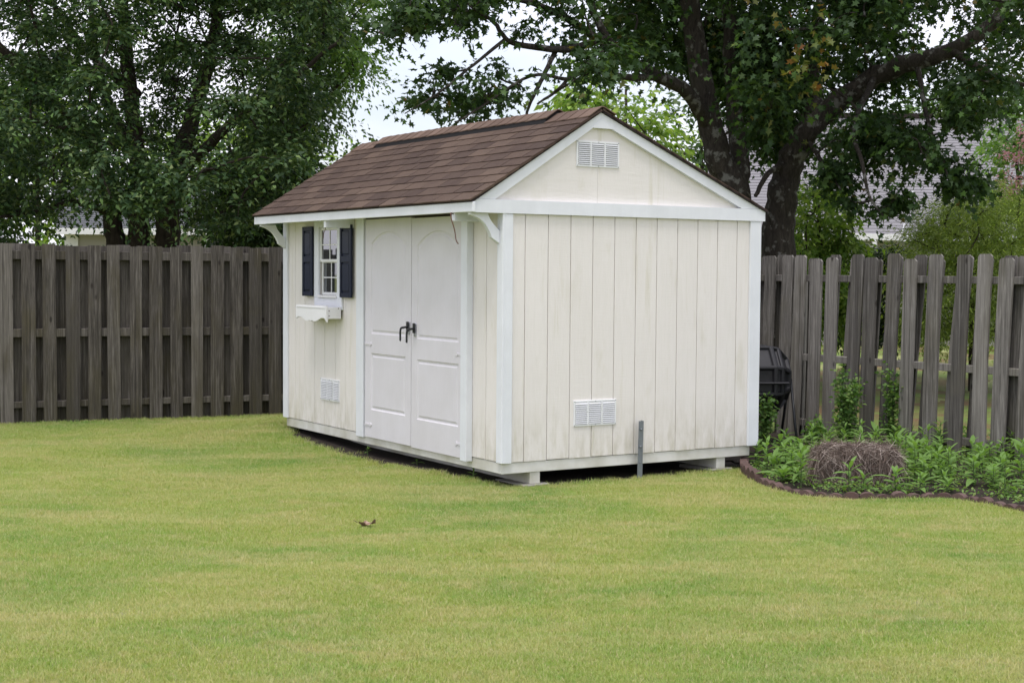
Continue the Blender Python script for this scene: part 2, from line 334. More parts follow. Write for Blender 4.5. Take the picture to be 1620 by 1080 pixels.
# right fence and left fence lines
LA, LB = np.array([-5.222, 15.122]), np.array([-2.571, 16.326]); LD = (LB - LA) / np.linalg.norm(LB - LA)
RA, RB = np.array([4.083, 12.72]), np.array([2.812, 14.603]); RD = (RB - RA) / np.linalg.norm(RB - RA)
# neighbours' ground behind the fences
def beyond(c):
    rl = (c[:, 0] - LA[0]) * -LD[1] + (c[:, 1] - LA[1]) * LD[0]; rr = (c[:, 0] - RA[0]) * RD[1] - (c[:, 1] - RA[1]) * RD[0]
    return (rl > .06) | (rr > .06)
sheet('neighbour_lawn', np.linspace(-40, 40, 161), np.linspace(8, 70, 125), 'far_lawn', .008, beyond)
# bare soil below the shed and bed soil
EDGE = [gnd(x, y)[:2] for x, y in [(1168, 741), (1180, 751), (1203, 764), (1250, 777), (1300, 784), (1385, 788), (1450, 788), (1500, 788), (1545, 794), (1620, 807), (1690, 822)]]
EDGE[0] = np.array([1.93, 12.25])
EDGE = [p[:2] for p in spline([np.array([*e, 0]) for e in EDGE], 8)]
BED = EDGE + [np.array([4.9, 11.4]), RA - RD * .2, RB + RD * 1.2, st(2.75, 2.2)[:2], st(2.5, .3)[:2]]
def inpoly(px, py, poly):
    ins = np.zeros(px.shape, bool); n = len(poly)
    for i in range(n):
        x1, y1 = poly[i][0], poly[i][1]; x2, y2 = poly[i - 1][0], poly[i - 1][1]
        c = ((y1 > py) != (y2 > py)) & (px < (x2 - x1) * (py - y1) / (y2 - y1 + 1e-12) + x1); ins ^= c
    return ins
def poly_sheet(name, poly, mat, dz, step=.06, kind='structure'):
    P = np.array([p[:2] for p in poly]); lo, hi = P.min(0), P.max(0)
    return sheet(name, np.arange(lo[0], hi[0] + step, step), np.arange(lo[1], hi[1] + step, step), mat, dz, lambda c: inpoly(c[:, 0], c[:, 1], poly), kind)
poly_sheet('garden_bed', BED, 'soil', .02)
DIRT = [gnd(x, y)[:2] for x, y in [(448, 680), (467, 699), (500, 710), (528, 718), (560, 724), (604, 735), (640, 741), (676, 749), (712, 754), (749, 762), (790, 767), (830, 770), (880, 769), (940, 763), (1000, 758), (1050, 753), (1100, 748), (1160, 742)]] + [st(*p)[:2] for p in [(2.6, .0), (2.6, 1), (2.6, 4.1), (.1, 4.1)]]
poly_sheet('bare_soil', DIRT, 'soil', .008, .04)

# ------------------------------------------------------------------ grass (uncountable)
def blades(n, hmin, hmax, wd, radius):
    a = NR.uniform(0, 2 * np.pi, n); rr = radius * np.sqrt(NR.uniform(0, 1, n)); b = np.stack([rr * np.cos(a), rr * np.sin(a), np.full(n, -.004)], -1)
    h = NR.uniform(hmin, hmax, n); az = NR.uniform(0, 2 * np.pi, n); ln = NR.uniform(.15, 1.15, n) * h
    d = np.stack([np.cos(az), np.sin(az), 0 * az], -1); side = np.stack([-np.sin(az), np.cos(az), 0 * az], -1) * (wd * NR.uniform(.7, 1.3, n))[:, None]
    mid = b + d * (ln * .35)[:, None] + np.array([0, 0, 1]) * (h * .62)[:, None]; tip = b + d * ln[:, None] + np.array([0, 0, 1]) * h[:, None]
    Vv = np.stack([b - side, b + side, mid + side * .8, mid - side * .8, tip], 1).reshape(-1, 3)
    k = np.arange(n)[:, None] * 5; F = np.concatenate([k + [0, 1, 2], k + [0, 2, 3], k + [3, 2, 4]]); return Vv, F
protos = bpy.data.collections.new('grass_tufts')
for i in range(6):
    Vv, F = blades(260, .007, .024, .0011, .13)
    o = np_mesh('tuft', Vv, F, 'grass_blade'); col.objects.unlink(o); protos.objects.link(o)
def scatter_points():
    out = []
    n = 42000
    P = np.stack([NR.uniform(-7, 7, n), NR.uniform(4.6, 17.2, n)], -1)
    keep = np.abs(P[:, 0]) < .40 * P[:, 1] + .7
    rl = (P[:, 0] - LA[0]) * -LD[1] + (P[:, 1] - LA[1]) * LD[0]; rr = (P[:, 0] - RA[0]) * RD[1] - (P[:, 1] - RA[1]) * RD[0]
    keep &= (rl < -.05) & (rr < -.1) & ~inpoly(P[:, 0], P[:, 1], BED)
    wob = NR.normal(0, .04, (n, 2)); keep &= ~inpoly(P[:, 0] + wob[:, 0], P[:, 1] + wob[:, 1], DIRT) & ~inpoly(P[:, 0] + .05 + wob[:, 0], P[:, 1] + .10 + wob[:, 1], DIRT)
    return P[keep]
GP = scatter_points(); gm = bpy.data.meshes.new('grass'); gm.vertices.add(len(GP))
gm.vertices.foreach_set('co', np.column_stack([GP, gz(GP[:, 0], GP[:, 1])]).astype(np.float32).ravel())
grass = link(bpy.data.objects.new('grass', gm)); grass['kind'] = 'stuff'; tag(grass, 'short mown yellow green lawn grass around the white shed', 'grass')
ng = bpy.data.node_groups.new('scatter_grass', 'GeometryNodeTree')
ng.interface.new_socket('Geometry', in_out='INPUT', socket_type='NodeSocketGeometry'); ng.interface.new_socket('Geometry', in_out='OUTPUT', socket_type='NodeSocketGeometry')
N = ng.nodes; gi, go = N.new('NodeGroupInput'), N.new('NodeGroupOutput'); iop = N.new('GeometryNodeInstanceOnPoints'); ci = N.new('GeometryNodeCollectionInfo')
ci.inputs['Collection'].default_value = protos; ci.inputs['Separate Children'].default_value = True; ci.inputs['Reset Children'].default_value = True
iop.inputs['Pick Instance'].default_value = True
rr_ = N.new('FunctionNodeRandomValue'); rr_.data_type = 'FLOAT_VECTOR'; rr_.inputs['Max'].default_value = (0, 0, 6.28)
rs_ = N.new('FunctionNodeRandomValue'); rs_.data_type = 'FLOAT'; rs_.inputs[2].default_value = .75; rs_.inputs[3].default_value = 1.3
ng.links.new(gi.outputs[0], iop.inputs['Points']); ng.links.new(ci.outputs[0], iop.inputs['Instance']); ng.links.new(rr_.outputs[0], iop.inputs['Rotation'])
ng.links.new(rs_.outputs[1], iop.inputs['Scale']); ng.links.new(iop.outputs[0], go.inputs[0])
grass.modifiers.new('scatter', 'NODES').node_group = ng
# longer uncut grass at the soil edge, the fence foot and the edging
protos2 = bpy.data.collections.new('edge_tufts')
for i in range(4):
    Vv, F = blades(46, .012, .042, .0013, .055); o = np_mesh('tuft', Vv, F, 'grass_blade'); col.objects.unlink(o); protos2.objects.link(o)
def along(poly, n, spread, off=(0, 0)):
    P = np.array([p[:2] for p in poly]); L_ = np.r_[0, np.cumsum(np.linalg.norm(np.diff(P, axis=0), axis=1))]; u = NR.uniform(0, L_[-1], n)
    return np.column_stack([np.interp(u, L_, P[:, 0]), np.interp(u, L_, P[:, 1])]) + NR.normal(0, spread, (n, 2)) + np.array(off)
nl = np.array([LD[1], -LD[0]])
EP = np.vstack([along(DIRT[:18], 300, .03, (-.02, -.07)), along(EDGE, 120, .02, (-.03, -.12)), along([LA - LD * 1.5 + nl * .09, LB + LD * .6 + nl * .09], 420, .035), np.column_stack([NR.uniform(-4, 4, 500), NR.uniform(5, 14, 500)])])
EP = EP[~inpoly(EP[:, 0], EP[:, 1], BED) & ~inpoly(EP[:, 0], EP[:, 1], [st(*p)[:2] for p in ((.05, .05), (2.6, .0), (2.6, 4.2), (.05, 4.2))])]
em = bpy.data.meshes.new('edge_grass'); em.vertices.add(len(EP)); em.vertices.foreach_set('co', np.column_stack([EP, gz(EP[:, 0], EP[:, 1])]).astype(np.float32).ravel())
eg = link(bpy.data.objects.new('edge_grass', em)); eg['kind'] = 'stuff'; tag(eg, 'longer uncut grass tufts along the shed, edging and fence foot', 'grass')
ng2 = ng.copy(); [setattr(nd.inputs['Collection'], 'default_value', protos2) for nd in ng2.nodes if nd.bl_idname == 'GeometryNodeCollectionInfo']
eg.modifiers.new('scatter', 'NODES').node_group = ng2

# ------------------------------------------------------------------ shed
W_, L_ = 2.44, 3.98; ZK, ZB, ZT = .2114, .2959, 2.125
shed = thing('garden_shed', 'white and cream wooden garden shed with brown shingle roof standing on the lawn', 'shed', (OX, OY, 0), YAW)
# siding: gable wall
box('wall_backing', .01, W_ - .01, .014, .05, ZB + .01, ZT, 'groove_paint', shed, .002)
for k in range(12):
    x0 = .2032 * k + .003 - .0156 + (.02 if k == 0 else 0); x1 = min(.2032 * (k + 1) - .0025 - .0156, W_)
    if k == 11: x1 = W_ - .002
    box('siding_plank', x0, x1, 0, .016, ZB + rnd.uniform(-.003, .003), ZT, 'cream_siding', shed, .0025)
# front wall planks, openings cut for window and doors
D0, D1 = .527, 2.255; WY0, WY1, WZ0, WZ1 = 2.775, 3.185, 1.465, 2.085
gl = [0.0] + [.0225 + .2185 * k for k in range(1, 19)]
gl = [g for g in gl if g < L_ - .03] + [L_]
for a, b in zip(gl[:-1], gl[1:]):
    segs = [(ZB, ZT + .03)]
    a2, b2 = a + .0035, b - .0035
    if b2 > D0 and a2 < D1:
        if a2 < D0 - .05: b2 = D0 - .02
        elif b2 > D1 + .05: a2 = D1 + .02
        else: continue
    if b2 > WY0 and a2 < WY1:
        pieces = [(a2, b2, ZB, WZ0), (a2, b2, WZ1, ZT + .03)]
        if a2 < WY0 - .02: pieces.append((a2, WY0, WZ0 + .001, WZ1 - .001))
        if b2 > WY1 + .02: pieces.append((WY1, b2, WZ0 + .001, WZ1 - .001))
    else: pieces = [(a2, b2, ZB, ZT + .03)]
    for (p, q_, z0, z1) in pieces: box('siding_plank', 0, .016, p, q_, z0, z1, 'cream_siding', shed, .0025)
for i, (y0, y1, z0, z1) in enumerate([(.02, D0 - .02, ZB + .01, ZT + .02), (D1 + .02, WY0, ZB + .01, ZT + .02), (WY1, L_ - .02, ZB + .01, ZT + .02), (WY0, WY1, ZB + .01, WZ0), (WY0, WY1, WZ1, ZT + .02)]):
    box('wall_backing', .014, .05, y0, y1, z0, z1, 'groove_paint', shed, .001)
# rear and hidden side walls
box('rear_wall', W_ - .05, W_, .05, L_ - .05, ZB, ZT, 'cream_siding', shed); box('side_wall', .06, W_, L_ - .05, L_, ZB, ZT, 'cream_siding', shed)
APX, APZ = .842, 2.905
prism('side_wall_gable', [(-.0, ZT), (W_, ZT), (2.3, 2.22), (APX, 2.85), (-.03, 2.22)], 1, L_ - .05, L_, 'cream_gable_panel', shed)
box('floor', .02, W_ - .02, .05, L_ - .02, ZK + .02, ZB, 'dark_interior', shed)
# gable panel, two sheets meeting below the vent
GP0 = .012
prism('gable_panel', [(-.15, 2.2), (.840, 2.2), (.840, 2.85), (.74, 2.83)], 1, GP0, .03, 'cream_gable_panel', shed)
prism('gable_panel', [(.8415, 2.2), (2.35, 2.2), (.98, 2.83), (.8415, 2.85)], 1, GP0, .03, 'cream_gable_panel', shed)
# rake boards, collar, beam
prism('rake_board', [(-.25, 2.224), (-.088, 2.224), (.842, 2.832), (.842, 2.905)], 1, -.022, .012, 'white_trim', shed)
prism('rake_board', [(.8435, 2.832), (2.243, 2.224), (2.45, 2.224), (.8435, 2.905)], 1, -.022, .012, 'white_trim', shed)
prism('apex_block', [(.763, 2.787), (.963, 2.787), (.90, 2.822), (.842, 2.846), (.78, 2.810)], 1, -.0245, .012, 'white_trim', shed)
prism('beam', [(-.285, 2.125), (2.492, 2.125), (2.492, 2.200), (2.452, 2.2225), (-.252, 2.2225), (-.285, 2.202)], 1, -.026, .012, 'white_trim', shed)
# corner boards
for a in [(-.002, .070, -.02, 0, ZB - .005, 2.124), (2.345, 2.46, -.02, 0, ZB - .004, 2.124)]: box('corner_board', *a, 'white_trim', shed)
for a in [(-.02, 0, -.02, .058, ZB - .003, 2.16), (-.02, 0, 3.885, 3.985, ZB - .003, 2.16)]: box('corner_board', *a, 'white_trim', shed)
box('corner_board', 2.442, 2.462, .0, .1, ZB, 2.124, 'white_trim', shed)
# skirt and skids
box('skirt_board', .002, 2.39, .008, .045, ZK, ZB - .004, 'white_skirt', shed); box('skirt_board', .004, .045, .0455, L_ - .03, ZK, ZB - .004, 'white_skirt', shed)
for x in (.255, 2.05): box('skid', x, x + .09, .018, 3.9, .122, ZK - .001, 'white_skirt', shed)
# roof decks
EAVE = (-.305, 2.203)
tl = math.atan2(APZ + .02 - EAVE[1], APX - EAVE[0]); slopeL = math.hypot(APX - EAVE[0], APZ + .02 - EAVE[1])
EAVR = (2.52, 2.203); trr = math.atan2(APZ + .02 - EAVR[1], EAVR[0] - APX); slopeR = math.hypot(EAVR[0] - APX, APZ + .02 - EAVR[1])
Y0, Y1 = -.05, 4.05
prism('roof_deck', [EAVE, (APX, APZ + .02), (APX, APZ + .004), (EAVE[0] + .02, EAVE[1] - .006)], 1, Y0 + .01, Y1 - .01, 'roof_edge', shed)
prism('roof_deck', [EAVR, (APX + .001, APZ + .02), (APX + .001, APZ + .004), (EAVR[0] - .02, EAVR[1] - .006)], 1, Y0 + .01, Y1 - .01, 'roof_edge', shed)
# shingle tabs on the door side
roofL = (EAVE, tl)
def tab_geo(wd, ln, th=.011):
    """local: x along eave(-> y of shed), y up slope, z normal; lower edge slightly ragged/lifted"""
    n = 3; vs = []
    for y, z in ((0, .0), (ln, 0)):
        for i in range(n + 1): vs.append((wd * (i / n - .5) * (1 if y else .985), y + (rnd.uniform(-.003, .003) if not y else 0), z + (rnd.uniform(0, .003) if not y else 0)))
    m_ = len(vs); top = [(x, y, z + th) for x, y, z in vs]; vs = vs + top; F = []
    for i in range(n):
        F.append([m_ + i, m_ + i + 1, m_ + n + 1 + i + 1, m_ + n + 1 + i]); F.append([i, m_ + i, m_ + i + 1, i + 1][::-1])
    F.append([0, n + 1, m_ + n + 1, m_]); F.append([n, m_ + n, m_ + 2 * n + 1, 2 * n + 1]); return vs, F
EXPO, TABW = .125, .29
def slope_matrix(e, ang, side):
    # columns: x_local-> +Y (shed), y_local -> up the slope, z_local -> outward normal
    if side < 0: yv = Vector((math.cos(ang), 0, math.sin(ang))); xv = Vector((0, -1, 0))
    else: yv = Vector((-math.cos(ang), 0, math.sin(ang))); xv = Vector((0, 1, 0))
    zv = xv.cross(yv); return Matrix((xv, yv, zv)).transposed()
def shingle_side(e, ang, sl, side):
    M3 = slope_matrix(e, ang, side); rot = M3.to_euler(); up = M3 @ Vector((0, 1, 0)); nr = M3 @ Vector((0, 0, 1)); base = Vector((e[0], 0, e[1]))
    srcs = {}
    nc = int(sl / EXPO) + 1
    for c in range(nc):
        ln = min(EXPO + .10, sl - c * EXPO)
        if ln < .03: continue
        off = (c % 2) * TABW * .5 + rnd.uniform(-.012, .012)
        if side > 0:      # far slope: whole courses
            g = tab_geo(Y1 - Y0, ln); o = mesh_obj('shingle_course', *g, 'shingle', shed); o.rotation_euler = rot; o.location = base + up * (c * EXPO) + nr * (.004 + .0) + Vector((0, (Y0 + Y1) / 2, 0)); o.rotation_euler.rotate_axis('X', -.045); continue
        y = Y0 - off
        while y < Y1 - .005:
            a, b = max(y, Y0), min(y + TABW, Y1); y += TABW
            if b - a < .02: continue
            key = (round(b - a, 3), round(ln, 3), rnd.randrange(4) if b - a > .28 else 0)
            loc = base + up * (c * EXPO) + nr * .004 + Vector((0, (a + b) / 2, 0))
            if key not in srcs: o = mesh_obj('shingle', *tab_geo(b - a - .004, ln), 'shingle', shed); srcs[key] = o
            else: o = share('shingle', srcs[key], shed)
            o.rotation_euler = rot; o.location = loc; o.rotation_euler.rotate_axis('X', -.045 + rnd.uniform(-.004, .004)); o.rotation_euler.rotate_axis('Z', rnd.uniform(-.004, .004))
shingle_side(EAVE, tl, slopeL, -1); shingle_side(EAVR, trr, slopeR, 1)
# ridge vent and ridge caps
RZ = APZ + .035
def cap_piece(y0, y1, zc, wl_, wr, th=.008, nm='ridge_cap'):
    P = [(APX - wl_ * math.cos(tl), zc - wl_ * math.sin(tl)), (APX - .01, zc - .002), (APX + .01, zc - .002), (APX + wr * math.cos(trr), zc - wr * math.sin(trr))]
    Q = [(x, z + th) for x, z in P]; n = 4; vs = []; dz = (.0, .007)
    for yy, d in ((y0, .006), (y1, 0)):
        vs += [(x, yy, z + d) for x, z in P] + [(x, yy, z + d) for x, z in Q]
    F = [[0, 1, 5, 4], [1, 2, 6, 5], [2, 3, 7, 6]]; F = F + [[a + 8 for a in f] for f in F]
    for i in range(3): F += [[i, i + 1, 9 + i, 8 + i], [4 + i, 5 + i, 13 + i, 12 + i]]
    F += [[0, 4, 12, 8], [3, 7, 15, 11]]
    return fixn(mesh_obj(nm, vs, F, 'ridge_shingle', shed))
VY0, VY1 = .60, 3.52
y = Y0
while y < Y1 - .02:
    e_ = min(y + .15, Y1)
    high = VY0 <= (y + e_) / 2 <= VY1
    cap_piece(y - .0, e_ + .02 if e_ + .02 < Y1 else e_, RZ + (.030 if high else 0), .135 if high else .15, .135)
    y = e_
prism('ridge_vent', [(APX - .135 * math.cos(tl), RZ - .135 * math.sin(tl) - .002), (APX, RZ - .002), (APX, RZ + .027), (APX - .13 * math.cos(tl), RZ + .027 - .13 * math.sin(tl))], 1, VY0 - .03, VY1, 'vent_black', shed)
prism('ridge_vent', [(APX + .135 * math.cos(trr), RZ - .135 * math.sin(trr) - .002), (APX + .001, RZ - .002), (APX + .001, RZ + .027), (APX + .13 * math.cos(trr), RZ + .027 - .13 * math.sin(trr))], 1, VY0 - .03, VY1, 'vent_black', shed)
# fascia and soffit
box('fascia', -.291, -.268, -.048, 4.04, 2.128, 2.2, 'white_trim', shed)
box('soffit', -.267, -.001, .013, 4.0, 2.165, 2.177, 'white_trim', shed)
# lookout beams and loose wires
for y in (2.47, .24):
    box('lookout_beam', -.275 if y > 1 else -.276, -.002, y, y + .045, 2.068, 2.164, 'white_trim', shed)
tube('loose_wire', spline([(-.26, 2.50, 2.10), (-.24, 2.56, 2.05), (-.22, 2.63, 2.02), (-.2, 2.68, 1.98)]), .003, 'wire_red', shed, 5)
tube('loose_wire', spline([(-.277, .26, 2.12), (-.30, .255, 2.125), (-.305, .235, 2.08), (-.29, .215, 2.0), (-.28, .21, 1.93), (-.27, .195, 1.9)]), .004, 'wire_red', shed, 5)
# brackets
def bracket(y):
    oc = spline([np.array(p) for p in [(-.27, 2.110, 0), (-.205, 2.088, 0), (-.145, 2.045, 0), (-.105, 1.985, 0), (-.09, 1.948, 0)]], 3)
    ic = spline([np.array(p) for p in [(-.0215, 1.995, 0), (-.06, 2.03, 0), (-.10, 2.075, 0), (-.125, 2.126, 0)]], 3)
    out = [(-.27, 2.126)] + [(p[0], p[1]) for p in oc] + [(-.0215, 1.905)] + [(p[0], p[1]) for p in ic]
    return prism('bracket', out, 1, y, y + .04, 'white_trim', shed)
bracket(.02); bracket(3.915)
# vents
def vent(name_loc, axis):
    """local plate in (u, z): 0.40 x 0.19 with three louvre columns"""
    vt = bpy.data.objects.new('vent', None); link(vt); vt.parent = shed; vt.location = name_loc; vt.rotation_euler = (0, 0, 0 if axis == 'g' else -math.pi / 2)
    wv, hv = .395, .195
    box('vent_backing', .004, wv - .004, -.004, -.001, .004, hv - .004, 'vent_grey', vt, .0005)
    for z0, z1 in ((0, .014), (hv - .014, hv)): box('vent_frame', 0, wv, -.009, -.0005, z0, z1, 'vent_white', vt, .001)
    for x in (0, .125, .255, .381): box('vent_frame', x, x + .014, -.0088, -.0006, .0142, hv - .0142, 'vent_white', vt, .001)
    src = None
    for x in (.0142, .1392, .2692):
        for k in range(11):
            z = .018 + k * .0148
            if src is None:
                src = mesh_obj('slat', [(0, -.003, .010), (.1105, -.003, .010), (.1105, -.013, .0), (0, -.013, .0), (0, -.003, .0115), (.1105, -.003, .0115), (.1105, -.0145, .0015), (0, -.0145, .0015)], [[0, 1, 2, 3], [7, 6, 5, 4], [3, 2, 6, 7], [0, 4, 5, 1], [0, 3, 7, 4], [1, 5, 6, 2]], 'vent_white', vt); fixn(src); src.location = (x, 0, z)
            else: share('slat', src, vt, (x, 0, z), scale=(1 if x < .2 else .985, 1, 1))
    for x in (.008, .2, .387):
        for z in (.007, hv - .007): tube('screw', [(x, -.0095, z), (x, -.0115, z)], .003, 'black_iron', vt, 6)
vent((.628, 0, .535), 'g'); vent((.641, GP0, 2.495), 'g'); vent((0, 3.155, .527), 'f')
# doors
def door_leaf(y0, y1, z0, z1, panels):
    """leaf facing -x; panels: list of (ya, yb, za, zb, arch)"""
    root = bpy.data.objects.new('door', None); link(root); root.parent = shed; root.location = (-.012, 0, 0)
    bm = bmesh.new()
    def loop(pts, x): return [bm.verts.new((x, a, b)) for a, b in pts]
    def edges(vs): return [bm.edges.new((vs[i], vs[(i + 1) % len(vs)])) for i in range(len(vs))]
    outer = loop([(y0, z0), (y1, z0), (y1, z1), (y0, z1)], 0); E = edges(outer); holes = []
    def outline(p, ins):
        ya, yb, za, zb, ar = p; ya += ins; yb -= ins; za += ins; zb -= ins
        pts = [(ya, za), (yb, za)]
        if ar:
            rise = ar; n = 14
            for k in range(n + 1): u = k / n; pts.append((yb + (ya - yb) * u, zb - rise + rise * (1 - (2 * u - 1) ** 2)))
        else: pts += [(yb, zb), (ya, zb)]
        return pts
    prof = [(0, 0), (.008, .008), (.022, .009), (.034, .003)]
    for p in panels:
        ls = [loop(outline(p, i), x) for i, x in prof]; E += edges(ls[0]); holes.append(ls)
    bmesh.ops.triangle_fill(bm, edges=E, use_beauty=True, use_dissolve=False)
    for ls in holes:
        for a, b in zip(ls[:-1], ls[1:]):
            for i in range(len(a)): bm.faces.new((a[i], a[(i + 1) % len(a)], b[(i + 1) % len(a)], b[i]))
        if len(ls[-1]) > 4: bmesh.ops.triangle_fill(bm, edges=edges_of(bm, ls[-1]), use_beauty=True)
        else: bm.faces.new(ls[-1])
    # drop any fill faces lying over a hole of the face plane
    back = loop([(y0, z0), (y1, z0), (y1, z1), (y0, z1)], .03)
    for i in range(4): bm.faces.new((outer[i], outer[(i + 1) % 4], back[(i + 1) % 4], back[i]))
    bm.faces.new(back); bmesh.ops.recalc_face_normals(bm, faces=bm.faces)
    me = bpy.data.meshes.new('door_slab'); bm.to_mesh(me); bm.free(); me.materials.append(MATS['door_white'])
    o = link(bpy.data.objects.new('door_slab', me)); o.parent = root; return root
def edges_of(bm, vs):
    out = []
    for i in range(len(vs)):
        e = bm.edges.get((vs[i], vs[(i + 1) % len(vs)])); out.append(e or bm.edges.new((vs[i], vs[(i + 1) % len(vs)])))
    return out
DM = 1.398
doorL = door_leaf(DM + .004, D1 - .020, .278, 2.135, [(1.50, 2.125, 1.165, 2.03, .10), (1.50, 2.125, .515, 1.0, 0)])
doorR = door_leaf(D0 + .020, DM - .004, .270, 2.125, [(.63, 1.30, 1.155, 2.02, .11), (.63, 1.30, .505, .99, 0)])
def hinge(door, y, z, sgn):
    L = [(y, z - .010), (y + sgn * .09, z - .007), (y + sgn * .10, z - .018), (y + sgn * .125, z - .002), (y + sgn * .125, z + .004), (y + sgn * .10, z + .018), (y + sgn * .09, z + .007), (y, z + .010)]
    prism('hinge', L, 0, -.006, -.0005, 'door_white', door)
for z in (1.075, .385): hinge(doorL, D1 - .024, z, -1); hinge(doorR, D0 + .024, z - .01, 1)
def handle(door, y, z, out):
    h = box('handle', -.012, -.0005, y - .016, y + .016, z - .05, z + .05, 'steel_plate', door, .003)
    tube('lever', spline([(-.01, y, z + .012), (-.05, y, z + .008), (-.07, y + out * .008, z + .002), (-.077, y + out * .010, z - .025), (-.077, y + out * .010, z - .09), (-.08, y + out * .010, z - .10)], 4), [.009] * 9 + [.0085] * 12, 'black_iron', h, 8)
    box('mount', -.02, -.0125, y - .022, y + .022, z - .025, z + .055, 'black_iron', h, .004)
handle(doorL, DM + .035, 1.235, 1); handle(doorR, DM - .075, 1.225, 1)
# door casing
box('door_casing', -.024, -.001, D1 - .002, D1 + .135, ZB - .03, 2.163, 'white_trim', shed); box('door_casing', -.058, -.001, D0 - .095, D0 - .004, ZB - .035, 2.163, 'white_trim', shed)
box('gap_shade_strip', -.004, .03, D0 - .002, D1 - .004, 2.140, 2.164, 'dark_interior', shed); box('gap_shade_sheet', .022, .05, D0 - .01, D1, .3, 2.139, 'dark_interior', shed)  # dark strip and backing sheet stand in for shade in the door gaps
# window
win = bpy.data.objects.new('window', None); link(win); win.parent = shed
for nm, a in [('casing', (-.022, -.001, WY1 - .01, WY1 + .085, WZ0 - .012, 2.15)), ('casing', (-.022, -.001, WY0 - .085, WY0 + .01, WZ0 - .012, 2.15)), ('casing', (-.0215, -.001, WY0 + .0105, WY1 - .0105, 2.088, 2.15)), ('casing', (-.021, -.001, WY0 - .085, WY1 + .08, WZ0 - .115, WZ0 - .0125))]: box(nm, *a, 'white_trim', win)
box('sill', -.034, -.001, WY0 + .011, WY1 - .011, WZ0 - .012, WZ0 + .012, 'vinyl_white', win)
WM = 1.775
for nm, (z0, z1), x in (('upper_sash', (WM, 2.087), -.004), ('lower_sash', (WZ0 + .0125, WM + .02), .012)):
    s_ = bpy.data.objects.new(nm, None); link(s_); s_.parent = win; s_.location = (x, 0, 0)
    fw_ = .026
    ya, yb = WY0 + .011, WY1 - .011
    for a in [(ya, ya + fw_, z0, z1), (yb - fw_, yb, z0, z1), (ya + fw_, yb - fw_, z0, z0 + fw_), (ya + fw_, yb - fw_, z1 - fw_, z1)]: box('sash_rail', 0, .018, *a, 'vinyl_white', s_, .002)
    ym = (ya + yb) / 2; zm = (z0 + z1) / 2
    box('muntin', .004, .011, ym - .005, ym + .005, z0 + fw_, z1 - fw_, 'vinyl_white', s_, .001); box('muntin', .005, .0105, ya + fw_, yb - fw_, zm - .005, zm + .005, 'vinyl_white', s_, .001)
    for p, q_ in ((ya + fw_, ym - .005), (ym + .005, yb - fw_)):
        for r_, t_ in ((z0 + fw_, zm - .005), (zm + .005, z1 - fw_)): box('pane', .0085, .0125, p, q_, r_, t_, 'window_glass', s_, .0005)
# shutters
def shutter(y0, y1):
    sh = bpy.data.objects.new('shutter', None); link(sh); sh.parent = shed
    z0, z1 = 1.463, 2.10; b = .032
    box('shutter_board', -.030, -.0225, y0, y1, z0, z1, 'navy_paint', sh)
    zm = 1.80
    for a in [(y0, y0 + b, z0, z1), (y1 - b, y1, z0, z1), (y0 + b, y1 - b, z0, z0 + .04), (y0 + b, y1 - b, z1 - .04, z1), (y0 + b, y1 - b, zm - .028, zm + .028)]: box('shutter_rail', -.044, -.0302, *a, 'navy_paint', sh, .004)
    for r_, t_ in ((z0 + .055, zm - .043), (zm + .043, z1 - .055)): box('shutter_panel', -.041, -.0302, y0 + b + .014, y1 - b - .014, r_, t_, 'navy_paint', sh, .009)
shutter(WY1 + .09, WY1 + .09 + .215); shutter(WY0 - .09 - .225, WY0 - .09)
# window box
wb = bpy.data.objects.new('window_box', None); link(wb); wb.parent = shed
bx0, bx1, bz0, bz1 = 2.69, 3.33, 1.268, 1.388
sc = [(bx0 - .008, bz1), (bx1 + .008, bz1), (bx1 + .008, bz0 - .005)]
for k in range(1, 24):
    u = k / 24; yy = bx1 + .008 + (bx0 - bx1 - .016) * u
    sc.append((yy, bz0 + .018 * math.sin(u * math.pi * 4) * (1 if u < .5 else -1) * (1) - .004 - .02 * (u > .47 and u < .53)))
sc.append((bx0 - .008, bz0 - .022))
prism('front_panel', sc, 0, -.172, -.155, 'box_white', wb)
prism('panel_bead', [(bx0 + .01, bz1 - .014), (bx1 - .01, bz1 - .014), (bx1 - .01, bz1 - .02), (bx0 + .01, bz1 - .02)], 0, -.176, -.1725, 'box_white', wb)
for y in (bx0, bx1 - .015): box('end_panel', -.1545, -.024, y, y + .015, bz0 + .005, bz1 - .012, 'box_white', wb)
box('box_bottom', -.1544, -.025, bx0 + .0155, bx1 - .0155, bz0 + .006, bz0 + .02, 'box_white', wb); box('back_panel', -.0355, -.0245, bx0 + .016, bx1 - .016, bz0 + .0205, bz1 - .02, 'dark_interior', wb)
for z in (1.30, 1.345, 1.365): tube('screw', [(-.14 if z < 1.36 else -.05, bx0 - .002, z), (-.14 if z < 1.36 else -.05, bx0 + .001, z)], .005, 'wire_red', wb, 6)

# concrete blocks below the skids
for i, (s, t, lab) in enumerate([(.18, -.02, 'flat grey concrete block under the shed corner below the door side'), (1.98, .0, 'flat grey concrete block under the shed corner beside the garden bed')]):
    b = box('concrete_block', 0, .235, 0, .40, 0, .062, 'concrete', None, .006); p = st(s, t); b.location = (p[0], p[1], .06); b.rotation_euler = (0, 0, YAW + .03); tag(b, lab, 'concrete block', 'concrete blocks under the shed')
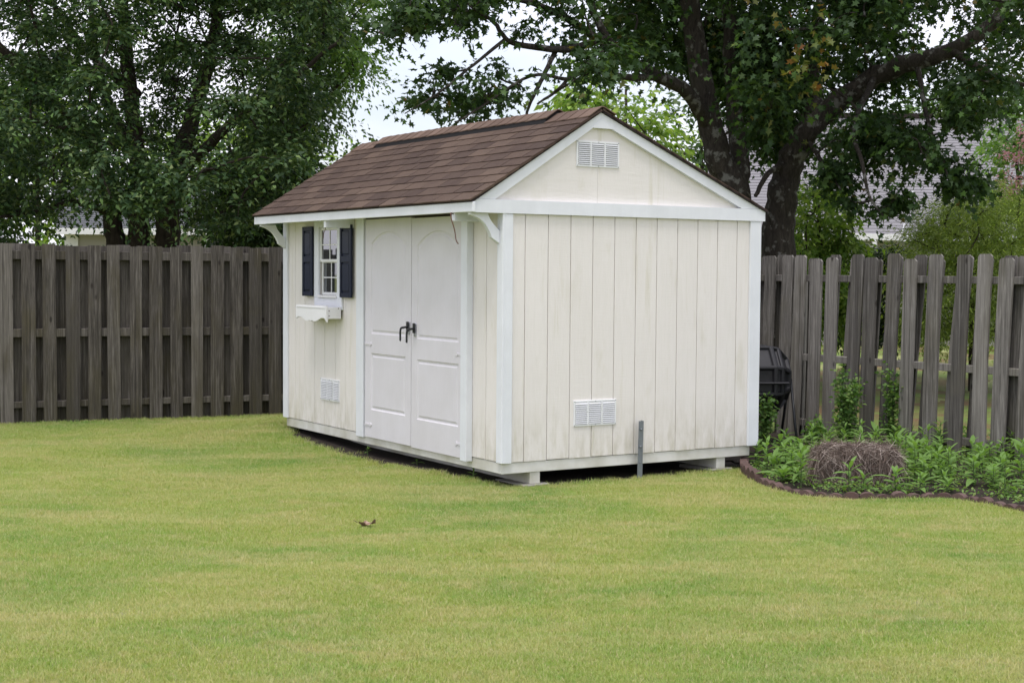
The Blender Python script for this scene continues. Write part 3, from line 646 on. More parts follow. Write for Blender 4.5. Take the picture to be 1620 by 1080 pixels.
# steel stake by the gable wall
stake = thing('steel_stake', 'galvanised steel angle stake with bolts standing in front of the shed gable wall', 'stake', tuple(st(1.22, -.055, .04)), YAW + .12)
fixn(mesh_obj('angle_bar', *prism_geo([(-.022, 0), (.022, 0), (.022, .04), (.018, .04), (.018, .004), (-.022, .004)], 2, 0, .515), 'galvanised', stake)); stake.rotation_euler = (R(1), R(.6), YAW - .1)
for z in (.45, .315, .19): tube('bolt', [(-.004, -.001, z), (-.004, -.014, z)], .0085 if z > .2 else .004, 'galvanised', stake, 6)

# ------------------------------------------------------------------ fences
def fence(origin, d2, boards, back, z0, z1, thick_side, mat, rails, posts, label, dog, warp, depth=.085, name='wooden_fence'):
    rz = math.atan2(d2[1], d2[0]); f = thing(name, label, 'fence', (origin[0], origin[1], 0), rz)
    def board_geo(wd, h, bend, lean, chip):
        n = 5; vs = []; th = .019; dg = .022 if dog else .004
        zs = [0, h * .25, h * .5, h * .75, h - dg, h]
        for y in (-th / 2, th / 2):
            for i, z in enumerate(zs):
                u = z / h; dx = bend * math.sin(math.pi * u * .9) + lean * u; hw = wd / 2 - (dg if i == 5 else 0)
                dy = chip * math.sin(math.pi * u)
                vs += [(dx - hw, y + dy, z), (dx + hw, y + dy, z)]
        F = []
        for i in range(n):
            a = 2 * i; F += [[a, a + 1, a + 3, a + 2], [12 + a, 14 + a, 15 + a, 13 + a], [a, a + 2, 14 + a, 12 + a], [a + 1, 13 + a, 15 + a, a + 3]]
        F += [[0, 12, 13, 1], [10, 11, 23, 22]]; return vs, F
    for lst, side in ((boards, -1), (back, 1)):
        for k, item in enumerate(lst):
            s, wd, lean = item if isinstance(item, tuple) else (item + rnd.uniform(-.008, .008), rnd.uniform(.120, .139), rnd.uniform(-.006, .006))
            P = origin + d2 * s; zz = float(gz(P[0], P[1])) + .0
            h = z1 - z0 + rnd.uniform(-.5, .5) * (.055 if dog else .022)
            o = mesh_obj('board', *board_geo(wd, h, rnd.uniform(-1, 1) * warp, lean + rnd.uniform(-1, 1) * warp * .6, rnd.uniform(-.008, .008)), mat, f)
            fixn(o); o.location = (s, side * (depth / 2 + .0115) * thick_side, z0 + rnd.uniform(-.006, .006)); o.rotation_euler = (0, rnd.uniform(-.003, .003), rnd.uniform(-.02, .02))
    s0 = min(b[0] if isinstance(b, tuple) else b for b in list(boards) + list(back)) - .1; s1 = max(b[0] if isinstance(b, tuple) else b for b in list(boards) + list(back)) + .1
    for (za, zb) in rails:
        ps = [s0] + [p for p in posts] + [s1]
        for a, b in zip(ps[:-1], ps[1:]): box('rail', a + .002, b - .002, -depth / 2, depth / 2, za, zb, mat, f, .004)
    for p in posts: box('post', p - .045, p + .045, depth / 2 + .024, depth / 2 + .114, .02, z1 - .17, mat, f, .006)
    return f
# left fence; front boards face the lawn
lb = [.068 + .2148 * k for k in range(-7, 24)]
fence(LA, LD, lb, [(b + .107, .15, 0) for b in lb], .105, 1.945, 1, 'shaded_brown_wood', [(1.79, 1.88), (.995, 1.08), (.27, .335)], [-.9, 1.5, 3.9], 'tall straight topped grey brown board fence on the door side of the shed', False, .003)
# right fence (origin RA, direction towards the shed corner)
rf = [(2.779, .14, 0), (2.559, .14, .0), (2.325, .14, -.0), (2.099, .145, .02), (1.839, .14, .03), (1.586, .15, .045), (1.351, .145, .03), (1.072, .14, .055), (.831, .145, .06), (.598, .145, .06), (.315, .15, .06), (.078, .145, .05), (-.161, .15, .03), (-.307, .15, .02), (-.56, .15, .02), (-.8, .15, 0), (-1.05, .15, .01)]
rf = [(s + l * 2.2, w_ + rnd.uniform(-.022, .012), -l * 2.4 + rnd.uniform(-.025, .025)) for s, w_, l in rf] + [(3.02 + .23 * k, .14, 0) for k in range(8)]
rb = [(s + .12 + rnd.uniform(-.02, .02), rnd.uniform(.14, .155), rnd.uniform(-.09, -.02)) for s, _, _ in rf if s < 2.7] + [(2.9 + .23 * k, .14, 0) for k in range(8)]
fence(RA, RD, rf, rb, .06, 1.865, 1, 'grey_wood', [(1.625, 1.69), (.855, .92), (.22, .285)], [4.4], 'weathered grey dog eared board fence with warped boards behind the garden bed', True, .016)
# extra square posts on the yard side of the right fence
# (built as parts of that fence)
rfence = [o for o in bpy.data.objects if o.name.startswith('wooden_fence') and o.parent is None][-1]
for p in (2.34, -.215): box('post', p - .05, p + .05, -.158, -.068, -.02, 1.67, 'grey_wood', rfence, .006)

# ------------------------------------------------------------------ foliage machinery
def rotmats(n, up_bias=0.5, tilt=1.0):
    """random leaf frames: x = leaf axis, z = leaf normal"""
    az = NR.uniform(0, 2 * np.pi, n); pit = NR.normal(-.5, .45, n) * tilt
    x = np.stack([np.cos(az) * np.cos(pit), np.sin(az) * np.cos(pit), np.sin(pit)], -1)
    r = NR.normal(0, 1, (n, 3)); r[:, 2] += up_bias * 2.2; z = r - x * (r * x).sum(1)[:, None]; z /= np.linalg.norm(z, axis=1)[:, None] + 1e-9
    y = np.cross(z, x); return np.stack([x, y, z], -1)
LEAF_OVAL = (np.array([[0, 0, 0], [.35, .24, .05], [.35, -.24, .05], [1, 0, -.08]], float), np.array([[0, 2, 1], [1, 2, 3]]))
LEAF_LOBE = (np.array([[0, 0, 0], [-.02, .36, .04], [.30, .20, .02], [.42, .52, .0], [.58, .17, .02], [1., 0, -.06], [.58, -.17, .02], [.42, -.52, .0], [.30, -.20, .02], [-.02, -.36, .04]], float),
             np.array([[0, 2, 1], [0, 4, 2], [2, 4, 3], [0, 6, 4], [4, 6, 5], [0, 8, 6], [6, 8, 7], [0, 9, 8]]))
LEAF_NEEDLE = (np.array([[0, .05, 0], [0, -.05, 0], [1, 0, 0]], float), np.array([[0, 1, 2]]))
def leaves_geo(P, size, tpl, up_bias=.5, tilt=1., axis=None, M=None):
    n = len(P); tv, tf = tpl
    if M is None: M = rotmats(n, up_bias, tilt)
    s = size * NR.uniform(.65, 1.25, n)
    Vv = np.einsum('nij,kj->nki', M, tv) * s[:, None, None] + P[:, None, :]
    k = np.arange(n)[:, None, None] * len(tv); return Vv.reshape(-1, 3), (k + tf[None]).reshape(-1, 3)
def sprays(centers, radii, per, nsp, droop=.45, flat=.55):
    """leaf points arranged along drooping sprays that radiate from clump centres; returns points and frames"""
    n = len(centers); C_ = np.repeat(centers, nsp, 0); Rr = np.repeat(radii, nsp)
    d = NR.normal(0, 1, (n * nsp, 3)); d[:, 2] = d[:, 2] * flat + .1; d /= np.linalg.norm(d, axis=1)[:, None]
    start = C_ + d * (Rr * NR.uniform(0, .45, n * nsp))[:, None]; ln = Rr * NR.uniform(.5, 1.05, n * nsp)
    u = np.tile((np.arange(per) + .5) / per, (n * nsp, 1)); P = start[:, None] + d[:, None] * (u * ln[:, None])[..., None]
    P[..., 2] -= droop * (u ** 2) * ln[:, None]
    side = np.cross(d, [0, 0, 1.]); side /= np.linalg.norm(side, axis=1)[:, None] + 1e-9
    sg = np.where(np.arange(per) % 2, 1, -1)[None, :, None]
    P = P + NR.normal(0, .035, P.shape)
    x = d[:, None] * .7 + side[:, None] * sg * .8 + NR.normal(0, .35, P.shape); x[..., 2] -= (.45 + .5 * u) * (droop / .5)
    x = x.reshape(-1, 3); x /= np.linalg.norm(x, axis=1)[:, None]
    r = NR.normal(0, .55, x.shape); r[:, 2] += 1; z = r - x * (r * x).sum(1)[:, None]; z /= np.linalg.norm(z, axis=1)[:, None]
    y = np.cross(z, x); return P.reshape(-1, 3), np.stack([x, y, z], -1)
CLEAR = [([(1165, 310), (1132, 235), (1115, 160), (1102, 80), (1092, -20)], 55), ([(1168, 300), (1160, 150), (1155, 40)], 40), ([(1232, 405), (1240, 300), (1255, 245), (1285, 205)], 60), ([(1385, 120), (1450, 98), (1510, 78), (1562, 45), (1600, -10)], 42)]
def near_line(x, y, L):
    best = 1e9
    for (x1, y1), (x2, y2) in zip(L[:-1], L[1:]):
        u = max(0, min(1, ((x - x1) * (x2 - x1) + (y - y1) * (y2 - y1)) / ((x2 - x1) ** 2 + (y2 - y1) ** 2))); best = min(best, math.hypot(x - x1 - u * (x2 - x1), y - y1 - u * (y2 - y1)))
    return best
def px_clumps(poly, n, Y, dY, holes=(), clear=None):
    """clump centres: photo outline gives directions, distance scatters round the tree's own distance"""
    P = np.array(poly, float); lo, hi = P.min(0), P.max(0); out = []
    while len(out) < n:
        x = NR.uniform(lo[0], hi[0], 400); y = NR.uniform(lo[1], hi[1], 400); k = inpoly(x, y, poly)
        for (hx, hy, hr, hs) in holes: k &= ~(((x - hx) / hr) ** 2 + ((y - hy) / hs) ** 2 < NR.uniform(.6, 1.1, 400))
        for a, b in zip(x[k], y[k]):
            yy = Y + NR.uniform(-1, 1) * dY
            if clear is not None and yy < clear + .9 and any(near_line(a, b, L) < hw for L, hw in CLEAR): yy = clear + NR.uniform(.9, 3.2)
            out.append(at(a, b, yy))
    return np.array(out[:n])
def pxline(pts, n=6): return spline([at(x, y, Y) for x, y, Y in pts], n)
def tree(name, label, base, stems, clumps, rad, leaf_size, tpl, mat, bark, per=9, nsp=9, group=None, droop=.45, twigs=True, extra=None, keep=None, flat=.55):
    """stems: list of (points3d, r0, r1)"""
    t = thing(name, label, 'tree' if 'tree' in name else 'shrub', tuple(base), 0, group); b = np.asarray(base, float)
    tr = MB(); nodes = []
    for i, (pts, r0, r1) in enumerate(stems):
        n = len(pts); rr = [r0 + (r1 - r0) * (k / (n - 1)) ** .8 for k in range(n)]
        pts = [np.asarray(p) + NR.normal(0, r0 * .06, 3) * (0 < k < n - 1) for k, p in enumerate(pts)]
        tr.add(tube_geo([p - b for p in pts], rr, 10 if r0 > .06 else 6)); nodes += [(p, r) for p, r in zip(pts, rr)]
    tr.build('trunk', bark, t, True)
    if twigs and len(nodes):
        NP = np.array([p for p, _ in nodes]); tw = MB()
        order = np.argsort([np.min(((NP - c) ** 2).sum(1)) for c in clumps])
        for ci_ in order:
            c = clumps[ci_]; d = ((NP - c) ** 2).sum(1) + np.where(NP[:, 2] > c[2], .6, 0); j = int(np.argmin(d)); p0 = NP[j]
            L = np.linalg.norm(c - p0)
            if L < .1: continue
            mid = (p0 + c) / 2 + NR.normal(0, .12 * L, 3) + np.array([0, 0, .08 * L]); r0 = min(.012 + .012 * L, .045)
            pts = spline([p0, mid, c], 3); tw.add(tube_geo([q - b for q in pts], np.linspace(r0, .005, len(pts)), 4, False))
            NP = np.vstack([NP, mid[None], c[None]])
        tw.build('branches', bark, t, True, 'stuff')
    P, M = sprays(clumps, np.broadcast_to(rad, (len(clumps),)) * NR.uniform(.7, 1.3, len(clumps)), per, nsp, droop, flat)
    u_ = np.tile((np.arange(per) + .5) / per, len(P) // per)
    if keep is not None:
        kk_ = NR.uniform(0, 1, len(P)) < np.repeat(keep, per * nsp); P, M, u_ = P[kk_], M[kk_], u_[kk_]
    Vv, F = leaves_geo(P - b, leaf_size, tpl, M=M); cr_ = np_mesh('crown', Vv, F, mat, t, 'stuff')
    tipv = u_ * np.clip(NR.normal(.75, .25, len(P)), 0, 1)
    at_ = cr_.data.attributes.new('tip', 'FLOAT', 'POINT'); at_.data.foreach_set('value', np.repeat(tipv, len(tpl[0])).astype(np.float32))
    if extra is not None:
        for nm, (P2, sz, tp2, m2) in extra.items():
            Vv, F = leaves_geo(P2 - b, sz, tp2); np_mesh(nm, Vv, F, m2, t, 'stuff')
    return t
def gp(x, Y): p = at(x, 420, Y); return np.array([p[0], p[1], float(gz(p[0], p[1]))])

# --- left large tree (several stems behind the left fence)
Yl = 20.5
b0 = gp(222, Yl)
def stem(pts, r0, r1): return (pxline(pts), r0, r1)
Lst = [([gp(182, Yl) - [0, 0, .1]] + pxline([(182, 380, Yl), (172, 300, Yl), (150, 230, Yl), (100, 180, Yl - .3), (20, 95, Yl - .8), (-60, 20, Yl - 1)]), .15, .05),
       ([gp(218, Yl) - [0, 0, .1]] + pxline([(218, 380, Yl), (222, 300, Yl), (210, 180, Yl), (198, 60, Yl), (190, -80, Yl), (185, -220, Yl)]), .17, .05),
       ([gp(266, Yl) - [0, 0, .1]] + pxline([(266, 380, Yl), (268, 300, Yl), (300, 200, Yl + .4), (330, 100, Yl + .5), (350, -40, Yl + .5), (360, -200, Yl)]), .19, .05),
       (pxline([(268, 290, Yl), (330, 230, Yl - .6), (390, 175, Yl - 1), (470, 120, Yl - 1.2), (540, 60, Yl - 1.2)]), .10, .02),
       (pxline([(222, 260, Yl), (170, 160, Yl + .6), (148, 60, Yl + .8), (140, -60, Yl + 1)]), .10, .03),
       (pxline([(182, 340, Yl), (120, 320, Yl - 1), (60, 335, Yl - 1.5), (-10, 345, Yl - 2)]), .06, .02),
       (pxline([(266, 330, Yl), (330, 270, Yl + .8), (400, 260, Yl + 1), (470, 220, Yl + 1)]), .07, .02),
       (pxline([(215, 150, Yl), (120, 60, Yl + 1.2), (60, -40, Yl + 1.2)]), .09, .03)]
holes = [(330, 130, 34, 26), (190, 115, 26, 30), (20, 130, 22, 16), (545, 205, 30, 30), (150, 60, 20, 22), (410, 40, 16, 12)]
lp = [(-120, -260), (460, -260), (545, -60), (560, 40), (535, 110), (545, 180), (500, 225), (455, 260), (440, 345), (330, 348), (280, 352), (240, 330), (170, 335), (90, 355), (40, 395), (-120, 395)]
cl = px_clumps(lp, 360, Yl - .3, 2.9, holes); lrad = NR.choice([.42, .58, .85], len(cl), p=[.35, .4, .25])
lt = tree('broadleaf_tree', 'large dark green many stemmed tree rising behind the straight topped left fence', b0, Lst, cl, lrad, .085, LEAF_OVAL, 'elm_leaf', 'dark_bark', 13, 34, droop=.28, flat=.42)
# lighter tree to its right
Y2 = 23.
st2 = [([gp(455, Y2)] + pxline([(455, 380, Y2), (452, 300, Y2), (470, 200, Y2), (505, 90, Y2), (530, -40, Y2)]), .13, .03), (pxline([(470, 200, Y2), (520, 150, Y2 - .5), (560, 110, Y2 - .6)]), .05, .015)]
cl = px_clumps([(380, 60), (480, -160), (590, -160), (598, 10), (575, 70), (590, 110), (545, 130), (540, 200), (500, 240), (440, 250), (400, 200)], 95, Y2, 1.6, [(555, 215, 30, 24)])
tree('pale_green_tree', 'paler green slender tree standing just beyond the shed roof eave', gp(455, Y2), st2, cl, .5, .085, LEAF_OVAL, 'shrub_leaf', 'dark_bark', 12, 18)
# dense dark evergreen behind the shed corner
Y3 = 24.
cl = px_clumps([(330, 390), (345, 300), (370, 250), (430, 235), (480, 250), (490, 400)], 90, Y3, 1.5)
tree('evergreen_tree', 'dense dark evergreen tree between the left fence and the shed eave', gp(420, Y3), [([gp(420, Y3)] + pxline([(420, 380, Y3), (425, 240, Y3)]), .13, .03)], cl, .55, .085, LEAF_OVAL, 'hedge_leaf', 'dark_bark', 12, 24)

# --- right large maple: leaning single trunk with the long limb
Yr = 19.
C_st = [([gp(1228, Yr) - [0, 0, .15]] + pxline([(1230, 400, Yr), (1236, 320, Yr), (1246, 270, Yr), (1272, 215, Yr - .1), (1315, 170, Yr - .2), (1385, 120, Yr - .5), (1450, 98, Yr - .8), (1510, 78, Yr - 1), (1562, 45, Yr - 1.1), (1590, 5, Yr - 1.1), (1625, -90, Yr - 1)], 5), .23, .05),
        (pxline([(1505, 80, Yr - 1), (1545, 105, Yr - 1.2), (1600, 130, Yr - 1.4), (1660, 140, Yr - 1.6)]), .06, .02),
        (pxline([(1290, 195, Yr), (1285, 100, Yr + .5), (1300, 0, Yr + .8), (1300, -120, Yr + .8)]), .14, .05),
        (pxline([(1240, 260, Yr), (1215, 275, Yr - .5), (1195, 310, Yr - .7)]), .05, .025),
        (pxline([(1385, 120, Yr - .5), (1350, 200, Yr - 1.4), (1365, 260, Yr - 1.8), (1375, 310, Yr - 1.8), (1400, 345, Yr - 1.8)]), .045, .01),
        (pxline([(1450, 98, Yr - .8), (1470, 200, Yr - 1.2), (1500, 280, Yr - 1.6)]), .04, .01),
        (pxline([(1272, 215, Yr), (1310, 270, Yr - 1), (1330, 300, Yr - 1.6)]), .04, .01)]
HS = [(1210, 285, 34, 45), (1300, 300, 34, 34), (1390, 345, 70, 34), (1550, 225, 60, 34), (1540, 280, 60, 34)]
parts_ = [(px_clumps([(1180, -220), (1700, -220), (1700, 60), (1600, 130), (1545, 160), (1480, 110), (1380, 140), (1330, 180), (1290, 170), (1180, 140)], 150, Yr, 2.6, [(1455, 40, 55, 36), (1550, 100, 34, 22), (1500, 50, 40, 30)], Yr), .55),
          (px_clumps([(1295, 225), (1340, 195), (1400, 170), (1450, 190), (1480, 230), (1480, 265), (1440, 265), (1400, 250), (1350, 240)], 26, Yr - .8, 1.2, HS, Yr), .36),
          (px_clumps([(1440, 140), (1560, 150), (1590, 175), (1540, 195), (1480, 190)], 8, Yr - 1, .8, HS, Yr), .26),
          (px_clumps([(1490, 250), (1560, 290), (1530, 305), (1470, 300)], 6, Yr - 1.2, .4), .25),
          (px_clumps([(1300, 240), (1340, 275), (1352, 325), (1330, 320), (1300, 260)], 6, Yr - 1.4, .4), .22), (px_clumps([(1405, 300), (1425, 300), (1425, 335), (1400, 335)], 4, Yr - 1.6, .3), .22)]
cl = np.vstack([a for a, _ in parts_]); rad_ = np.concatenate([np.full(len(a), r) for a, r in parts_]); kp_ = np.where(rad_ < .45, .5, 1.)
tp = px_clumps([(1240, 5), (1300, 15), (1320, 100), (1280, 170), (1240, 120)], 13, Yr - 2.6, .3); tp = np.repeat(tp, 7, 0) + NR.normal(0, .08, (91, 3))
tree('maple_tree', 'big leaning maple with a long limb reaching over the dog eared fence', gp(1230, Yr), C_st, cl, rad_, .088, LEAF_LOBE, 'maple_leaf', 'bark', 10, 24, droop=.5, keep=kp_, extra={'turning_leaves': (tp, .085, LEAF_LOBE, 'turning_leaf')})
# second maple: two upright stems and branches over the shed roof
Ya = 18.6
A_st = [([gp(1172, Ya) - [0, 0, .15]] + pxline([(1170, 400, Ya), (1160, 300, Ya), (1132, 235, Ya), (1115, 160, Ya), (1102, 80, Ya), (1092, 0, Ya), (1085, -150, Ya)], 5), .20, .11),
        (pxline([(1172, 320, Ya), (1168, 240, Ya + .3), (1160, 150, Ya + .4), (1155, 60, Ya + .4), (1150, -60, Ya + .4)], 5), .14, .075),
        (pxline([(1122, 200, Ya), (1085, 145, Ya - .5), (1035, 118, Ya - .9), (985, 90, Ya - 1.2), (960, 60, Ya - 1.4), (930, 0, Ya - 1.5)]), .10, .04),
        (pxline([(1040, 122, Ya - .9), (985, 122, Ya - 1.6), (925, 105, Ya - 2.), (885, 140, Ya - 2.3), (850, 165, Ya - 2.4)]), .05, .012),
        (pxline([(960, 60, Ya - 1.4), (900, 78, Ya - 2), (850, 75, Ya - 2.2), (805, 65, Ya - 2.4), (775, 30, Ya - 2.5), (720, 15, Ya - 2.5), (660, 35, Ya - 2.6), (610, 55, Ya - 2.6)]), .05, .01),
        (pxline([(925, 105, Ya - 2), (900, 125, Ya - 2.3), (840, 120, Ya - 2.6), (760, 170, Ya - 2.9), (720, 195, Ya - 3)]), .03, .008),
        (pxline([(880, 78, Ya - 2), (855, 130, Ya - 2.4), (840, 160, Ya - 2.5), (832, 185, Ya - 2.5)]), .03, .014),
        (pxline([(800, 62, Ya - 2.4), (740, 110, Ya - 2.8), (690, 150, Ya - 3), (640, 180, Ya - 3.)]), .022, .006),
        (pxline([(985, 90, Ya - 1.2), (880, 20, Ya - 1.8), (780, -10, Ya - 2), (680, -30, Ya - 2)]), .06, .02)]
parts_ = [(px_clumps([(930, -220), (1220, -220), (1225, 240), (1200, 240), (1190, 180), (1140, 120), (1060, 100), (1010, 80), (980, 40), (930, -10)], 130, Ya + .2, 2.2, [(1065, 45, 30, 24), (1050, 125, 22, 16)], Ya), .5),
          (px_clumps([(1160, 90), (1260, 90), (1250, 240), (1215, 250), (1195, 230)], 40, Ya + 1.2, 1.2, HS, Ya), .45),
          (px_clumps([(600, -60), (900, -60), (960, 50), (1000, 95), (970, 125), (900, 160), (850, 170), (760, 180), (700, 190), (640, 185), (605, 130), (600, 40)], 66, Ya - 2.4, .9, [(690, 65, 66, 34), (640, 115, 40, 34), (880, 52, 30, 18), (760, 85, 40, 16), (690, 175, 26, 14), (930, 140, 34, 14), (800, 20, 30, 16)]), .30)]
cl = np.vstack([a for a, _ in parts_]); rad_ = np.concatenate([np.full(len(a), r) for a, r in parts_]); kp_ = np.where(rad_ < .45, .62, 1.)
tree('maple_tree', 'maple with two upright mottled stems and branches hanging over the shed roof', gp(1172, Ya), A_st, cl, rad_, .088, LEAF_LOBE, 'maple_leaf', 'bark', 9, 22, droop=.5, keep=np.where(rad_ < .35, .38, 1.))

# --- background trees and shrubs
def blob_tree(name, label, x, Y, poly, n, dY, rad, lsize, mat, per=9, nsp=12, tpl=LEAF_OVAL, top=None):
    top = top or min(p[1] for p in poly) + 20
    b = gp(x, Y); cl = px_clumps(poly, n, Y, dY); return tree(name, label, b, [([b - [0, 0, .1]] + pxline([(x, 395, Y), (x, (395 + top) / 2, Y), (x, top, Y)]), .10 if 'tree' in name else .04, .03 if 'tree' in name else .012)], cl, rad, lsize, tpl, mat, 'dark_bark', per, nsp)
blob_tree('bright_tree', 'sunlit light green tree showing above the shed ridge', 990, 38, [(890, 160), (920, 130), (1000, 122), (1060, 150), (1075, 240), (1100, 330), (870, 330)], 60, 2.0, .9, .22, 'bright_leaf')
blob_tree('bright_tree', 'sunlit green tree glimpsed between the two maples', 1110, 42, [(1040, 260), (1060, 170), (1130, 150), (1200, 190), (1250, 260), (1240, 400), (1040, 400)], 60, 2.5, 1.0, .24, 'far_leaf')
for x, Y, poly, lab in [(60, 44, [(-120, 400), (-120, 130), (0, 120), (120, 160), (170, 230), (150, 400)], 'yellow green tree seen through the left side of the many stemmed tree'),
                        (390, 46, [(260, 400), (250, 230), (330, 180), (430, 200), (520, 260), (520, 400)], 'yellow green tree seen through the many stemmed tree near the shed')]:
    blob_tree('yellow_green_tree', lab, x, Y, poly, 75, 2.5, 1.1, .26, 'bright_leaf')
blob_tree('far_tree', 'hazy green tree rising behind the grey roof ridge', 1530, 60, [(1420, 300), (1440, 175), (1500, 150), (1580, 160), (1680, 130), (1700, 300)], 60, 3, 1.6, .34, 'far_leaf')
blob_tree('far_tree', 'dark green tree behind the shed ridge at its middle', 760, 55, [(560, 330), (590, 215), (640, 232), (760, 240), (900, 215), (900, 330)], 50, 3, 1.3, .3, 'far_leaf')
blob_tree('leafy_shrub', 'light green leafy shrub beside the leaning maple trunk', 1295, 21.5, [(1245, 520), (1258, 330), (1285, 295), (1325, 310), (1345, 350), (1350, 520)], 85, .7, .38, .10, 'bright_leaf', 9, 12)
blob_tree('juniper_shrub', 'large feathery yellow green evergreen shrub behind the dog eared fence', 1540, 20.5, [(1425, 530), (1440, 370), (1470, 335), (1520, 310), (1600, 300), (1680, 300), (1700, 530)], 170, 1.1, .40, .075, 'juniper_leaf', 14, 34, (np.array([[0, .0, 0], [.4, .09, .03], [.4, -.09, .03], [1, 0, 0]], float), np.array([[0, 2, 1], [1, 2, 3]])))
bb = gp(1615, 24); cl = px_clumps([(1560, 330), (1570, 210), (1610, 185), (1680, 190), (1690, 330)], 45, 24, .8)
fl = px_clumps([(1575, 320), (1575, 215), (1600, 205), (1640, 205), (1640, 320)], 11, 22.6, .2); fl = np.repeat(fl, 70, 0) + NR.normal(0, .07, (770, 3))
tree('crape_myrtle_tree', 'pink flowering crape myrtle beside the grey roofed house', bb, [([bb] + pxline([(1615, 390, 24), (1612, 300, 24), (1605, 220, 24)]), .06, .02)], cl, .5, .11, LEAF_OVAL, 'shrub_leaf', 'dark_bark', 9, 10, extra={'blossom': (fl, .06, LEAF_OVAL, 'pink_flower')})
blob_tree('low_shrub', 'low dark shrub below the house gutter', 1370, 23.5, [(1330, 540), (1335, 410), (1380, 400), (1440, 390), (1440, 540)], 60, .6, .35, .1, 'hedge_leaf')

# ------------------------------------------------------------------ houses
def roof_courses(name_parent, a, b, c, d, n, mat):
    """four corners: eave-left a, eave-right b, ridge-right c, ridge-left d; overlapping courses"""
    a, b, c, d = map(np.asarray, (a, b, c, d)); nr = np.cross(b - a, d - a); nr = nr / np.linalg.norm(nr); nr = nr if nr[2] > 0 else -nr
    for i in range(n):
        u, v = i / n, min((i + 1.15) / n, 1); p = [a + (d - a) * u + nr * .014, b + (c - b) * u + nr * .014, b + (c - b) * v, a + (d - a) * v]
        q = [a + (d - a) * u - nr * .005, b + (c - b) * u - nr * .005]
        mesh_obj('shingle_course', p + q, [[0, 1, 2, 3], [4, 5, 1, 0]], mat, name_parent)
def local_house(label, base): return thing('neighbour_house', label, 'house', tuple(base))
# right: grey roofed house, eave towards us
hb = gp(1400, 33); H = local_house('house with a big pale grey shingle roof and white gutter behind the maples', hb)
yw = 0.; def_e = lambda x, y, Y: at(x, y, Y) - hb
e0, e1 = def_e(1120, 362, 33), def_e(1425, 372, 33); e0[2] = e1[2]; r0, r1 = def_e(1120, 205, 37.5), def_e(1560, 187, 37.5); r0[2] = r1[2]
roof_courses(H, e0, e1, np.array([e1[0] + 1.9, r1[1], r1[2]]), r0, 42, 'grey_roof')
box('roof_ridge', r0[0], e1[0] + 1.9, r1[1] - .1, r1[1] + .15, r1[2] - .02, r1[2] + .1, 'roof_edge', H)
e2 = e1 + np.array([.02, 0, 0]); roof_courses(H, e2, e2 + [4, 0, 0], np.array([e2[0] + 5, r1[1], r1[2]]), np.array([e1[0] + 1.92, r1[1], r1[2]]), 42, 'grey_roof')
box('gutter', e0[0], e1[0] + .02, e1[1] - .14, e1[1] - .01, e1[2] - .1, e1[2] + .02, 'vinyl_white', H)
wx0, wx1, wy = e0[0] + .3, e1[0] + 4, e1[1] + .45
ztop = e1[2] - .12
box('wall', wx0, wx1, wy, wy + 4, 0, ztop, 'grey_siding', H)
for k in range(12): box('siding_course', wx0, wx1, wy - .018, wy - .001, ztop - .18 * (k + 1), ztop - .18 * k - .012, 'grey_siding', H, .004)
box('soffit', e0[0], e1[0], e1[1] - .01, wy - .02, e1[2] - .14, e1[2] - .11, 'vinyl_white', H)
dx = def_e(1381, 390, 33)[0]; tube('downspout', [np.array([dx, e1[1] - .08, e1[2] - .1]), np.array([dx + .02, e1[1] - .08, e1[2] - .25]), np.array([dx + .12, wy - .09, e1[2] - .5]), np.array([dx + .12, wy - .09, .1])], .06, 'vinyl_white', H, 6)
xa, xb = def_e(1358, 400, 33)[0], def_e(1386, 400, 33)[0]; zt_ = def_e(1360, 394, 33)[2]
wq = bpy.data.objects.new('window', None); link(wq); wq.parent = H
box('pane', xa, xb, wy - .03, wy - .019, zt_ - 1.2, zt_, 'house_glass', wq); box('frame', xa - .12, xb + .12, wy - .06, wy - .0192, zt_, zt_ + .14, 'vinyl_white', wq)
for x in (xa - .1, xb): box('frame', x, x + .1, wy - .055, wy - .0192, zt_ - 1.2, zt_ - .001, 'vinyl_white', wq)
# left: dark roof, tan wall
hb2 = gp(220, 31); H2 = local_house('low house with dark grey roof and tan brick wall behind the many stemmed tree', hb2); d2 = lambda x, y, Y: at(x, y, Y) - hb2
e0, e1 = d2(90, 362, 31), d2(355, 362, 31); e0[2] = e1[2]; r0, r1 = d2(82, 298, 34), d2(330, 300, 34); r0[2] = r1[2]
roof_courses(H2, e0, e1, r1, r0, 20, 'dark_grey_roof')
box('roof_ridge', r0[0], r1[0], r1[1] - .08, r1[1] + .12, r1[2] - .05, r1[2] + .06, 'dark_grey_roof', H2)
box('fascia', e0[0], e1[0], e1[1] - .05, e1[1] - .012, e1[2] - .14, e1[2] - .01, 'vinyl_white', H2)
box('wall', e0[0] + .3, e1[0] - .2, e1[1] + .35, e1[1] + 4, 0, e1[2] - .1, 'shaded_tan_brick', H2)
box('soffit', e0[0], e1[0], e1[1] - .011, e1[1] + .34, e1[2] - .13, e1[2] - .1, 'vinyl_white', H2)
box('corner_post', d2(328, 380, 31)[0] - .08, d2(328, 380, 31)[0] + .08, e1[1] + .05, e1[1] + .2, 0, e1[2] - .131, 'vinyl_white', H2)
xw = d2(106, 380, 31)[0]; box('corner_board', xw - .14, xw + .14, e1[1] + .3, e1[1] + .349, 0, e1[2] - .131, 'vinyl_white', H2)

